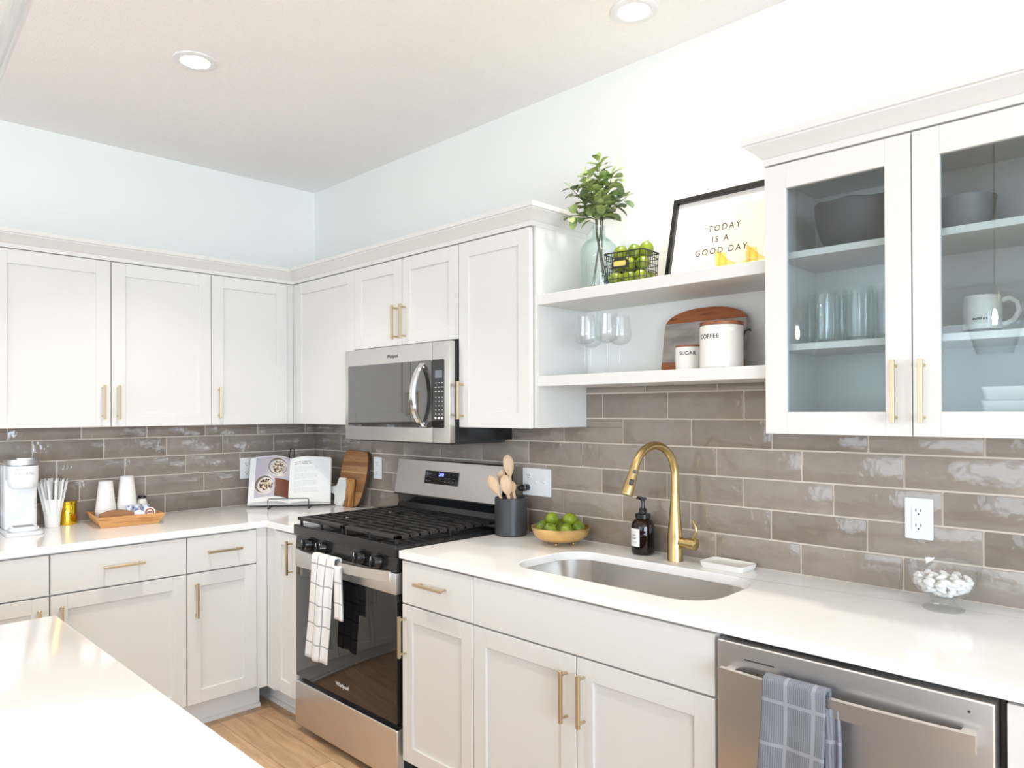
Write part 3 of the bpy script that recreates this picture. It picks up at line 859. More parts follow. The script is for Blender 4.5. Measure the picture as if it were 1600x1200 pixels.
t = thing('wall_outlet', 'white ground fault outlet above the glass candy bowl', 'outlet', (3.311, -.0087, 1.129)); plate(t, .073, .116)
bm = nb(); prism(bm, rrect(.034, .067, .002, 2), -.0085, -.006, 'y', .0006); f = obj('receptacle', bm, 'plastic', t, 30)
s_ = nb()
for z in (.021, -.021):
    for q in (-1, 1): box(s_, q * .0065 - .0011, q * .0065 + .0011, -.0089, -.0084, z - .001, z + .007)
    tube(s_, [(0, -.0084, z - .0075), (0, -.0089, z - .0075)], .0024, 10)
    obj('socket_slots', s_, 'slot', f, 0); s_ = nb()
for z in (.0008, -.0068): obj('test_button', box(nb(), -.009, .009, -.0095, -.0084, z, z + .006, .0004), 'whitegloss', f, 20)

# ------------------------------------------------------------------ sink side: faucet, soap, dish, bowls
C0 = CT + .0005
t = thing('faucet', 'brushed gold pull-down gooseneck faucet behind the sink', 'faucet', (2.560, -.086, C0))
bm = nb(); lathe(bm, [(.0275, 0), (.0275, .003), (.0262, .006), (.0255, .085), (.0245, .105), (.0205, .150), (.0165, .20), (.0145, .235)], (0, 0, 0), 36); obj('faucet_body', bm, 'gold', t)
# gooseneck curves from the column over towards the bowl
dr = Vector((-.19, -.982, 0)).normalized(); rad = .098; zc = .300
pts = [(0, 0, .225), (0, 0, .265)] + [tuple(dr * (rad - rad * cos(a)) + Vector((0, 0, zc + rad * sin(a) * 1.06))) for a in [R(k) for k in range(0, 163, 6)]]
bm = nb(); tube(bm, pts, .0140, 20); obj('gooseneck', bm, 'gold', t)
e = Vector(pts[-1]); dn = (e - Vector(pts[-3])).normalized()
p0, p1, p2, p3 = e, e + dn * .018, e + dn * .09, e + dn * .096
bm = nb(); tube(bm, [e - dn * .004, p1, p1 + dn * .03, p2, p3], [.0148, .0155, .0175, .0205, .019], 24); h = obj('spray_head', bm, 'gold', t)
side = Vector((.70, -.70, 0)); side = (side - dn * side.dot(dn)).normalized()
for q, (dq, rr) in enumerate(((.016, .0062), (.052, .0075))):
    bm = nb(); c = e + dn * dq + side * (.0150 + .003 * q)
    if q == 0: tube(bm, [c, c + side * .0028], rr, 16)
    else:
        tube(bm, [c - dn * .010, c - dn * .008, c + dn * .008, c + dn * .012], [.003, .0078, .0078, .004], 14)
    obj('spray_button', bm, 'dkgrey', h)
bm = nb(); tube(bm, [(.020, 0, .066), (.050, 0, .066)], .0165, 24); tube(bm, [(.0515, 0, .066), (.082, 0, .066), (.084, 0, .066)], [.0205, .0205, .018], 24); obj('valve', bm, 'gold', t)
bm = nb(); tube(bm, [(.070, 0, .080), (.078, -.002, .094), (.085, -.003, .112), (.083, -.003, .128), (.075, -.002, .142), (.070, -.001, .148)], [.006, .0055, .005, .0045, .004, .0025], 12); obj('lever', bm, 'gold', t)

t = thing('soap_bottle', 'brown glass soap bottle with black pump and white label', 'soap dispenser', (2.412, -.066, C0), R(-20)); t.scale = (1.02, 1.02, 1.07)
bm = nb()
prof = [(.0, .002), (.034, .002), (.0395, .006), (.041, .012), (.041, .094), (.039, .106), (.031, .117), (.0235, .121), (.0235, .128), (.018, .128)]
lathe(bm, prof, (0, 0, 0), 40, False, False); obj('bottle', bm, 'amber', t)
bm = nb(); lathe(bm, [(0, .004), (.036, .004), (.0385, .010), (.0385, .075), (0, .075)], (0, 0, 0), 32, False, False); obj('liquid_soap', bm, mat('brown_soap', (.06, .018, .005), .15), t)
bm = nb(); lathe(bm, [(.026, .123), (.0275, .124), (.0275, .137), (.024, .139), (.015, .140), (.0125, .155), (.009, .158), (.0075, .168), (.0075, .184), (0, .184)], (0, 0, 0), 28)
box(bm, -.0075, .0075, -.0125, .0125, .184, .193, .002); tube(bm, [(-.004, 0, .189), (-.030, 0, .189), (-.036, 0, .185)], [.0055, .0045, .004], 10); obj('pump', bm, 'black', t, 40, 'black plastic pump')
bm = nb(); n = 14
for k in range(n):
    a0, a1 = R(-118 + 66 * k / n), R(-118 + 66 * (k + 1) / n); r_ = .0416
    f = [bm.verts.new((r_ * cos(a), r_ * sin(a), z)) for a, z in ((a0, .030), (a1, .030), (a1, .090), (a0, .090))]; bm.faces.new(f)
bmesh.ops.remove_doubles(bm, verts=bm.verts, dist=1e-5); lb = obj('paper_label', bm, 'paper', t)
def curve_text(s, size, z, m='ink'):
    o = text('lettering', s, size, m, lb, (0, 0, 0), (0, 0, 0), .0001)
    me = o.data; r_ = .0419
    for v in me.vertices:
        a = R(-85) + v.co.x / r_; v.co = Vector(((r_ + v.co.z) * cos(a), (r_ + v.co.z) * sin(a), z + v.co.y))
    return o
curve_text('DISH', .0085, .067); curve_text('SOAP', .0085, .057)
bm = nb()
for z, wd in ((.078, .012), (.045, .016), (.041, .013)):
    for k in range(8):
        a0 = R(-85) + (-wd + 2 * wd * k / 8) / .0419; a1 = R(-85) + (-wd + 2 * wd * (k + 1) / 8) / .0419
        bm.faces.new([bm.verts.new((.0419 * cos(a), .0419 * sin(a), zz)) for a, zz in ((a0, z), (a1, z), (a1, z + .0012), (a0, z + .0012))])
obj('fine_print', bm, 'inkgrey', lb, 0)

t = thing('soap_dish', 'shallow white rectangular soap dish behind the sink', 'dish', (2.752, -.072, C0), R(-3)); t.scale = (.86, .92, 1)
bm = nb()
L_ = [(.174, .100, .016, 0), (.186, .108, .018, .010), (.190, .112, .019, .0205), (.184, .106, .017, .0205), (.172, .096, .014, .012), (.150, .078, .01, .0105)]
loops = [[bm.verts.new((a, b, z)) for a, b in rrect(w_, h_, r_, 5)] for w_, h_, r_, z in L_]
for a, b in zip(loops, loops[1:]):
    for i in range(len(a)): bm.faces.new((a[i], a[(i + 1) % len(a)], b[(i + 1) % len(a)], b[i]))
bm.faces.new(list(reversed(loops[0]))); bm.faces.new(loops[-1])
obj('dish', bm, 'whitegloss', t, 50)

def lime_bm(r=.025, tip=True):
    bm = nb(); N = 12
    pr = []
    for k in range(N + 1):
        a = pi * k / N
        z = -cos(a) * r * 1.16; q = sin(a) * r
        if k == 0 or k == N: q = .0
        if k == N: z += r * .12
        if k == N - 1: q *= .75; z += r * .05
        pr.append((q, z))
    lathe(bm, pr, (0, 0, 0), 20, False, False)
    bmesh.ops.remove_doubles(bm, verts=bm.verts, dist=1e-6)
    return bm
lime0 = thing('lime', '', 'lime', (0, 0, 0), 0)
obj('rind', lime_bm(), 'lime', lime0)
bm = nb(); lathe(bm, [(.0028, .0290), (.0026, .0318), (0, .0318)], (0, 0, 0), 8); obj('stem_button', bm, 'stem', lime0)
lused = [False]
def lime(x, y, z, rot, label, group, s=1.0):
    if not lused[0]: o = lime0; lused[0] = True; o.location = (x, y, z); o.rotation_euler = rot
    else: o = dup(lime0, (x, y, z), rot)
    o.scale = (s, s, s)
    o['label'] = label; o['group'] = group
    return o
bx, by = 2.070, -.128
t = thing('footed_bowl', 'shallow satin gold bowl on small ball feet holding limes', 'bowl', (bx, by, C0))
bm = nb(); lathe(bm, [(0, .0135), (.048, .0138), (.080, .0200), (.103, .036), (.1150, .064), (.1160, .071), (.1130, .070), (.101, .039), (.078, .0235), (.047, .0172), (0, .0168)], (0, 0, 0), 56, False, False); obj('bowl', bm, 'goldbowl', t)
for k in range(4):
    bm = nb(); bmesh.ops.create_uvsphere(bm, u_segments=14, v_segments=10, radius=.0065); a = R(20 + 90 * k)
    xf(bm, Matrix.Translation((.052 * cos(a), .052 * sin(a), .0066))); obj('ball_foot', bm, 'gold', t)
rnd = random.Random(11)
GL = 'green lime heaped in the footed gold bowl'
spots = [(.073 * cos(R(20 + 360 * k / 7)), .073 * sin(R(20 + 360 * k / 7)), .0625) for k in range(7)] + [(.0, .0, .0540)]
spots += [(.036 * cos(R(35 + 180 * k)), .036 * sin(R(35 + 180 * k)), .0985) for k in range(2)]
for (dx, dy, dz) in spots:
    lime(bx + dx, by + dy, C0 + dz, (rnd.uniform(-.3, .3), rnd.uniform(-.3, .3) + (pi / 2 if dz > .09 else 0), rnd.uniform(0, 3)), GL, 'limes in the gold bowl', rnd.uniform(1.05, 1.10))

t = thing('candy_bowl', 'clear glass footed bowl of white candies under the right outlet', 'bowl', (3.402, -.134, C0))
bm = nb()
outer = [(0, .0), (.049, .0), (.0495, .003), (.036, .012), (.026, .020), (.024, .027), (.036, .031), (.058, .046), (.076, .070), (.086, .098), (.0895, .118)]
inner = [(.0875, .118), (.084, .098), (.074, .071), (.056, .048), (.034, .034), (0, .032)]
lathe(bm, outer + inner, (0, 0, 0), 56, False, False); obj('glass_bowl', bm, 'glass', t)
bm = nb(); bmesh.ops.create_uvsphere(bm, u_segments=14, v_segments=10, radius=.0085)
for v in bm.verts: v.co.x *= 1.7; v.co.z *= .8
cd = None; rnd = random.Random(4); n_c = 0
for layer, (z, rm, cnt) in enumerate(((.043, .020, 4), (.050, .040, 9), (.059, .052, 13), (.068, .058, 14), (.076, .064, 14), (.083, .060, 10), (.050, .012, 3), (.062, .026, 7), (.074, .034, 8), (.085, .028, 6))):
    for k in range(cnt):
        a = 2 * pi * (k + rnd.uniform(-.12, .12)) / cnt + layer; r_ = rm * rnd.uniform(.93, 1.03)
        loc = (3.402 + r_ * cos(a), -.134 + r_ * sin(a), C0 + z + rnd.uniform(-.002, .002))
        if cd is None:
            cd = obj('candy', bm, 'candle'); tag(cd, 'white oval candy heaped in the clear footed bowl', 'candy', 'white candies in the glass bowl'); o = cd
        else:
            o = cd.copy(); COL.objects.link(o)
        o.location = loc; o.rotation_euler = (rnd.uniform(-.5, .5), rnd.uniform(-.5, .5), a + pi / 2 + rnd.uniform(-.8, .8))

# ------------------------------------------------------------------ crock and spoons
t = thing('utensil_crock', 'dark grey cylindrical crock holding wooden spoons beside the range', 'crock', (1.772, -.106, C0))
rc, hc = .0685, .1585
bm = nb(); lathe(bm, [(0, 0), (rc - .005, 0), (rc, .005), (rc, hc - .002), (rc - .002, hc), (rc - .006, hc), (rc - .007, hc - .004), (rc - .007, .010), (0, .008)], (0, 0, 0), 56, False, False); obj('crock', bm, 'dkgrey', t)
def spoon(label, base, tip, hw, hl, twist, flat=False, name='wooden_spoon'):
    b, e = Vector(base), Vector(tip); L_ = (e - b).length
    bm = nb(); n = 14
    if flat:
        prism(bm, [(-.006, 0), (.006, 0), (.007, L_ - hl), (hw, L_ - hl * .75), (hw, L_ - .004), (hw - .006, L_), (-hw, L_ - .012), (-hw, L_ - hl * .75), (-.007, L_ - hl)], -.003, .003, 'y', .0012)
    else:
        rings = []
        for k in range(25):
            s_ = k / 24 * L_
            if s_ < L_ - hl: a, th = .0058 + .0012 * s_ / L_, .005
            else:
                q = (s_ - (L_ - hl)) / hl
                a = max(.0072 * (1 - q) ** 2, hw * math.sqrt(max(0.0, 1 - ((q - .56) / .56) ** 2))) if q > .08 else .0075
                if q >= .999: a = hw * .25
                th = .0045
            off = -.006 * sin(pi * max(0, (s_ - (L_ - hl)) / hl))
            rings.append([bm.verts.new((a * cos(2 * pi * i / n), off + th * sin(2 * pi * i / n), s_)) for i in range(n)])
        for p, q in zip(rings, rings[1:]):
            for i in range(n): bm.faces.new((p[i], p[(i + 1) % n], q[(i + 1) % n], q[i]))
        bm.faces.new(list(reversed(rings[0]))); bm.faces.new(rings[-1])
    zax = (e - b).normalized(); xax = Vector((.703, .711, 0)); xax = (xax - zax * xax.dot(zax)).normalized(); yax = zax.cross(xax)
    zq = Matrix((xax, yax, zax)).transposed().to_4x4()
    xf(bm, Matrix.Translation(b) @ zq @ Matrix.Rotation(twist, 4, 'Z'))
    o = obj(name, bm, 'wood_spoon', None, 50)
    return tag(o, label, 'utensil', 'wooden utensils in the grey crock')
u0 = Vector((1.772, -.106, C0 + .012))
vx, vy = Vector((.703, .711, 0)), Vector((.711, -.703, 0))      # along the picture / towards the viewer
def sp(a, b): return u0 + vx * a + vy * b
def at3(a, b, z): p = u0 + vx * a + vy * b; p.z = CT + z; return p
spoon('tall wooden spoon rising highest from the grey crock', sp(.024, .0), at3(-.015, -.02, .338), .0225, .090, R(8))
spoon('wooden spoon leaning furthest left out of the crock', sp(.030, .02), at3(-.090, .01, .252), .0215, .085, R(-15))
spoon('wooden spoon in front of the crock, bowl facing out', sp(.020, .034), at3(-.026, .040, .256), .0245, .085, R(5))
spoon('flat wooden spatula between the left and tall spoons', sp(.034, -.034), at3(-.048, -.040, .272), .019, .075, R(10), True, 'wooden_spatula')
spoon('thin wooden spoon at the right inside the crock', sp(.050, .012), at3(.0, .026, .230), .016, .050, R(30))

# ------------------------------------------------------------------ coffee station (left worktop)
t = thing('coffee_machine', 'white single serve coffee machine at the left end of the worktop', 'coffee machine', (.165, -1.540, C0), R(87)); t.scale = (1.10, 1, 1)
# local: front faces -y, width along x
bm = nb(); prism(bm, rrect(.128, .27, .035, 8, 0, 0), 0, .014, 'z', .003); obj('base_plate', bm, 'plastic', t, 50)
bm = nb(); prism(bm, rrect(.112, .135, .022, 8, 0, .055), .0142, .298, 'z', .005); obj('machine_body', bm, 'plastic', t, 50)
bm = nb(); lathe(bm, [(0, .196), (.038, .197), (.046, .205), (.050, .222), (.0525, .240), (.0525, .295)], (0, -.052, 0), 40)
obj('brew_head', bm, 'plastic', t, 50)
bm = nb(); box(bm, -.052, .052, -.052, .02, .230, .2955, .003); obj('head_neck', bm, 'plastic', t, 30)
bm = nb(); prism(bm, rrect(.112, .170, .050, 10, 0, -.020), .2985, .322, 'z', .003); M['silver'] = mat('satin_silver', (.62, .62, .62), .36, 1.0); l_ = obj('lid', bm, 'silver', t, 50, 'silver lid')
bm = nb(); prism(bm, rrect(.062, .040, .012, 6, .004, -.070), .3222, .328, 'z', .001); obj('lid_handle', bm, 'silver', l_, 50)
bm = nb(); prism(bm, rrect(.100, .095, .034, 8, 0, -.066), .0142, .034, 'z', .005); tr_ = obj('drip_tray', bm, 'plastic', t, 50)
bm = nb()
for k in range(7): box(bm, -.034, .034, -.098 + k * .010, -.094 + k * .010, .0341, .0348)
obj('tray_slots', bm, 'inkgrey', tr_, 0)
o = text('lettering', 'KEURIG', .0165, 'lettergrey', t, (0, 0, 0), (0, 0, 0), .0002, space=1.25)
for v in o.data.vertices:
    a = R(-90) + v.co.x / .053; v.co = Vector(((.0529 + v.co.z) * cos(a), -.052 + (.0529 + v.co.z) * sin(a), .262 + v.co.y))
text('side_lettering', 'K-MINI', .011, 'lettergrey', t, (.048, -.0128, .125), (R(90), R(-90), 0), .0002, space=1.5)

def cup_bm(rt, rb, h, inv=False):
    bm = nb(); rim = .0018
    pr = [(0, .004), (rb - .001, .004), (rb, .0), (rt, h - .003), (rt + rim, h - .0025), (rt + rim, h), (rt - .0006, h), (rb - .0012, .006), (0, .006)]
    if inv: pr = [(r_, h - z) for r_, z in pr][::-1]
    lathe(bm, pr, (0, 0, 0), 40, False, False)
    return bm
sx_, sy_ = .098, -1.404
t = obj('straw_cup', cup_bm(.0405, .029, .128), 'paper'); t.location = (sx_, sy_, C0)
tag(t, 'white paper cup full of straws beside the coffee machine', 'cup')
straw = None; rnd = random.Random(21)
for k in range(19):
    if k < 12: a, q = 2 * pi * k / 12, .92
    else: a, q = 2 * pi * (k - 12) / 7 + .3, .50
    b0 = Vector((.021 * q * cos(a + .35), .021 * q * sin(a + .35), .0085)); e0 = Vector((.066 * q * cos(a), .066 * q * sin(a), .215 + rnd.uniform(-.006, .010)))
    d_ = e0 - b0
    if straw is None:
        straw = thing('wrapped_straw', 'paper wrapped white straw standing in the paper cup', 'straw', (0, 0, 0), 0, 'wrapped straws in the cup')
        obj('straw_tube', tube(nb(), [(0, 0, 0), (0, 0, .2)], .0055, 8), 'paper', straw)
        o_ = obj('wrapper_end', box(nb(), -.0052, .0052, -.0006, .0006, .2, .214), 'paper', straw, 0)
        s_ = straw
    else: s_ = dup(straw)
    s_.location = Vector((sx_, sy_, C0)) + b0
    s_.rotation_euler = d_.to_track_quat('Z', 'Y').to_euler()
t = thing('gold_tin', 'shiny gold canister behind the cup of straws', 'tin', (.062, -1.334, C0))
bm = nb(); lathe(bm, [(0, 0), (.037, 0), (.0375, .003), (.0375, .094), (.0365, .096)], (0, 0, 0), 44, True, False); obj('tin_body', bm, 'tingold', t)
bm = nb(); lathe(bm, [(.0385, .0955), (.0392, .098), (.0392, .108), (.037, .110), (0, .110)], (0, 0, 0), 44, False, False); obj('tin_lid', bm, 'tingold', t)
bm = nb()                                             # printed emblem on the tin: dark flourish strokes
for (a0, z0, a1, z1, wd) in ((-14, .030, 10, .078, .0035), (8, .032, 20, .070, .003), (-6, .050, 24, .056, .003), (-20, .060, -2, .082, .004), (14, .028, 28, .045, .003)):
    for k in range(6):
        a, b = R(-15 + a0 + (a1 - a0) * k / 6), R(-15 + a0 + (a1 - a0) * (k + 1) / 6); za, zb = z0 + (z1 - z0) * k / 6, z0 + (z1 - z0) * (k + 1) / 6
        bm.faces.new([bm.verts.new((.0379 * cos(x), .0379 * sin(x), z)) for x, z in ((a, za), (b, zb), (b, zb + wd), (a, za + wd))])
obj('printed_emblem', bm, mat('brown_print', srgb(92, 50, 20), .4), t, 0)

# wooden tray with flared sides
tx, ty, ta = .203, -1.128, R(90 - 7.2)
t = thing('wooden_tray', 'oak tray with flared sides holding cups and creamers', 'tray', (tx, ty, C0), ta)
TW, TD, TH, FL = .238, .250, .046, .024                # local x = along the wall, -y = front
def quadp(bm, a, b, th):
    """a,b: lower and upper edge pairs -> slab of thickness th leaning outwards"""
    (p0, p1), (q0, q1) = a, b
    n = (Vector(p1) - Vector(p0)).cross(Vector(q0) - Vector(p0)).normalized() * th
    o_ = [Vector(p0), Vector(p1), Vector(q1), Vector(q0)]
    lo = [bm.verts.new(v) for v in o_]; hi = [bm.verts.new(v + n) for v in o_]
    fs = [bm.faces.new(lo), bm.faces.new(hi)] + [bm.faces.new((lo[i], lo[(i + 1) % 4], hi[(i + 1) % 4], hi[i])) for i in range(4)]
    bmesh.ops.recalc_face_normals(bm, faces=fs)
obj('tray_floor', box(nb(), -TW / 2 + .004, TW / 2 - .004, -TD / 2 + .004, TD / 2 - .004, 0, .008, .001), 'traywood', t, 30)
a, b = TW / 2, TD / 2
for s_ in (-1, 1):
    bm = nb(); quadp(bm, (((-a), s_ * b, 0), (a, s_ * b, 0)), ((-a - FL, s_ * (b + FL), TH), (a + FL, s_ * (b + FL), TH)), -.009 * s_ * -1 if s_ < 0 else -.009)
    # keep the slab thickness on the inner side
    obj('tray_side', bm, 'traywood', t, 20)
    bm = nb(); quadp(bm, ((s_ * a, -b, 0), (s_ * a, b, 0)), ((s_ * (a + FL), -b - FL, TH), (s_ * (a + FL), b + FL, TH)), .009 if s_ < 0 else -.009)
    obj('tray_end', bm, 'traywood', t, 20)
TMX = Matrix.Translation((tx, ty, C0)) @ Matrix.Rotation(ta, 4, 'Z')
def in_tray(x, y, z): return TMX @ Vector((x, y, z))
# two stacks of upturned paper cups
cupm = None
for q, (x, y, n) in enumerate((( -.072, .066, 7), (.020, .072, 9))):
    for k in range(n):
        p = in_tray(x, y, .0085 + k * .0088)
        top = k == n - 1
        lab = ('topmost upturned paper cup of the %s stack in the tray' if top else 'white paper cup nested under others in the %s stack') % ('left', 'right')[q]
        if cupm is None: cupm = obj('paper_cup', cup_bm(.0435, .0300, .135, True), 'paper'); o = cupm
        else: o = cupm.copy(); COL.objects.link(o)
        o.location = p; tag(o, lab, 'cup', 'upturned paper cups in two stacks')
# creamers: little cups with blue print
cr0 = None; rnd = random.Random(9)
CL = 'small blue and white creamer cup heaped in the wooden tray'
cspots = [(.012 + .036 * i, -.052 + .036 * j, .0085 + .0245 * k, 0) for k in range(3) for i in range(3) for j in range(3) if (k < 2 or (i, j) in ((1, 1), (2, 1), (1, 2), (0, 1), (2, 2)))] + [(.102, .058, .0085, 0), (.102, .058, .033, 0)]
for (x, y, z, up) in cspots:
    if cr0 is None:
        cr0 = thing('creamer_cup', CL, 'creamer', (0, 0, 0), 0, 'creamers in the tray')
        bm = nb(); lathe(bm, [(0, 0), (.0115, 0), (.0155, .021), (.0155, .0215)], (0, 0, 0), 24); obj('pot', bm, 'bluewhite', cr0)
        bm = nb(); lathe(bm, [(.0170, .0217), (.0170, .0226), (0, .0232)], (0, 0, 0), 24); obj('foil_lid', bm, 'bluewhite', cr0); o = cr0
    else: o = dup(cr0)
    o.location = in_tray(x, y, z); o.rotation_euler = (rnd.uniform(-.05, .05), rnd.uniform(-.05, .05), rnd.uniform(0, 6))
# two coffee pods at the front right corner
t = thing('coffee_pod', 'white coffee pod tipped up with a round brown printed lid', 'coffee pod', in_tray(.086, -.098, .052), 0, None, (R(68), 0, R(72)))
bm = nb(); lathe(bm, [(0, -.034), (.018, -.034), (.0215, 0), (.0248, .0), (.0248, .0015)], (0, 0, 0), 32); obj('pod_cup', bm, 'plastic', t)
bm = nb(); lathe(bm, [(.0240, .0016), (0, .0022)], (0, 0, 0), 32, False, False); l_ = obj('pod_lid', bm, 'podlid', t)
bm = nb(); lathe(bm, [(.0195, .0024), (.0125, .0027)], (0, 0, 0), 32, False, False); obj('printed_ring', bm, 'podink', l_)
bm = nb(); box(bm, -.011, .011, -.003, .003, .0026, .0030); obj('printed_band', bm, 'podink', l_, 0)
t = thing('coffee_pod', 'white coffee pod lying beside the brown packet in the tray', 'coffee pod', in_tray(.040, -.098, .042), 0, None, (R(88), 0, R(75)))
bm = nb(); lathe(bm, [(0, -.034), (.018, -.034), (.0215, 0), (.0248, .0), (.0248, .0015), (0, .002)], (0, 0, 0), 32); obj('pod_cup', bm, 'plastic', t)
# brown packet along the front edge and sweetener sachets behind it
bm = nb(); n = 18; prev = None
for k in range(n + 1):
    x = -.124 + .140 * k / n; hgt = .026 + .015 * sin(pi * k / n) ** .8
    q = [bm.verts.new(v) for v in ((x, -.018, 0), (x, .012, 0), (x, .014, hgt), (x, -.014, hgt))]
    if prev:
        for i in range(4): bm.faces.new((prev[i], prev[(i + 1) % 4], q[(i + 1) % 4], q[i]))
    else: bm.faces.new(list(reversed(q)))
    prev = q
bm.faces.new(prev); bmesh.ops.recalc_face_normals(bm, faces=bm.faces)
bmesh.ops.bevel(bm, geom=[e for e in bm.edges if len(e.link_faces) == 2 and e.calc_face_angle() > .9], offset=.002, segments=2, affect='EDGES')
o = obj('brown_packet', bm, 'brownpaper', None, 40); o.location = in_tray(0, -.104, .034); o.rotation_euler = (0, 0, ta)
tag(o, 'long brown packet lying along the front of the wooden tray', 'packet')
sa = None
for k in range(9):
    if sa is None: sa = obj('sweetener_sachet', box(nb(), -.026, .026, -.0012, .0012, 0, .058, .0008), 'paper'); o = sa
    else: o = sa.copy(); COL.objects.link(o)
    o.location = in_tray(-.086, -.080 + .0052 * k, .0088); o.rotation_euler = (R(-6 - k), 0, ta + rnd.uniform(-.03, .03))
    tag(o, 'white sweetener sachet standing at the left end of the tray', 'sachet', 'sweetener sachets in the tray')
t = thing('spice_jar', 'small glass jar with a dark lid behind the creamers', 'jar', in_tray(.092, .096, .0085))
bm = nb(); lathe(bm, [(0, 0), (.020, 0), (.021, .003), (.021, .075), (.0175, .084), (.0175, .090)], (0, 0, 0), 28); obj('jar_body', bm, 'whitegloss', t)
bm = nb(); lathe(bm, [(.0195, .0905), (.0195, .104), (0, .105)], (0, 0, 0), 28); obj('jar_lid', bm, 'black', t)

# ------------------------------------------------------------------ cookbook on its wire stand, cutting boards
BA = math.atan2(.3518, .2585)                           # book's width runs along this heading
bc = Vector((.258, -.312, C0))
lean = R(20)
t = thing('cookbook_stand', 'black wire cookbook stand in the corner of the worktop', 'book stand', bc, BA)
# local: x across, front = -y
def bk(x, n, h):   # on the leaning plane: n towards the viewer, h along the slope
    return (x, -n * cos(lean) + h * sin(lean) + .0, n * sin(lean) + h * cos(lean) + .012)
wr = .0028
bm = nb()
tube(bm, [bk(-.012, -.012, -.005), bk(-.012, -.012, .305), bk(-.009, -.012, .322), bk(0, -.012, .328), bk(.009, -.012, .322), bk(.012, -.012, .305), bk(.012, -.012, -.005)], wr, 10)
obj('back_loop', bm, 'blackw', t)
bm = nb(); tube(bm, [(-.096, -.098, .003), (-.096, -.098, .050), (-.092, -.098, .057), (.112, -.098, .057), (.116, -.098, .050), (.116, -.098, .003)], .0023, 10); obj('page_guard', bm, 'blackw', t)
bm = nb(); tube(bm, [(-.096, -.098, .003), (-.096, .10, .003), (.116, .10, .003), (.116, -.098, .003)], .0025, 10)
tube(bm, [(-.012, .10, .003), bk(-.012, -.012, .16)], .0025, 8); tube(bm, [(.012, .10, .003), bk(.012, -.012, .16)], .0025, 8)
tube(bm, [(-.096, -.02, .0105), (.116, -.02, .0105)], .0025, 8)
obj('base_frame', bm, 'blackw', t)

t = thing('cookbook', 'open cookbook showing two bowls of food and a recipe page', 'book', bc, BA)
BW, BH = .218, .258
def page_n(u, side):            # height of the page surface above the cover, u from the spine 0..1
    b = .030 if side < 0 else .020
    return .006 + b * (1 - (1 - min(u / .42, 1)) ** 2.2) * (1 - .62 * max(0, (u - .42) / .58) ** 1.4)
def pg(side, u, v, lift=0.0):
    sag = .012 * (1 - u) ** 2 * 0
    n = page_n(u, side) + lift
    x = side * (u * BW) * (.985 if side < 0 else 1.0)
    hh = v * BH + .012 * page_n(u, side) / .03
    return bk(x, n, hh)
def page_patch(side, pts_uv, lift, nu=10, nv=2):
    (u0, v0, u1, v1) = pts_uv; bm = nb()
    g = [[bm.verts.new(pg(side, u0 + (u1 - u0) * i / nu, v0 + (v1 - v0) * j / nv, lift)) for j in range(nv + 1)] for i in range(nu + 1)]
    for i in range(nu):
        for j in range(nv): bm.faces.new((g[i][j], g[i + 1][j], g[i + 1][j + 1], g[i][j + 1]))
    return bm
bm = nb(); box(bm, -BW - .004, -.0, .0, .003, 0, 0); bm.free()
bm = nb()
q = []
for x in (-BW - .004, 0, BW + .003):
    for n in (-.0045, 0.0): q.append((x, n))
for x0, x1 in ((-BW - .004, -.004), (.004, BW + .003), (-.0038, .0038)):
    vs = [bm.verts.new(bk(x, n, h)) for x in (x0, x1) for n in (-.008, -.0055) for h in (.001, BH + .004)]
    bmesh.ops.convex_hull(bm, input=vs)
obj('cover', bm, 'paper', t, 20)
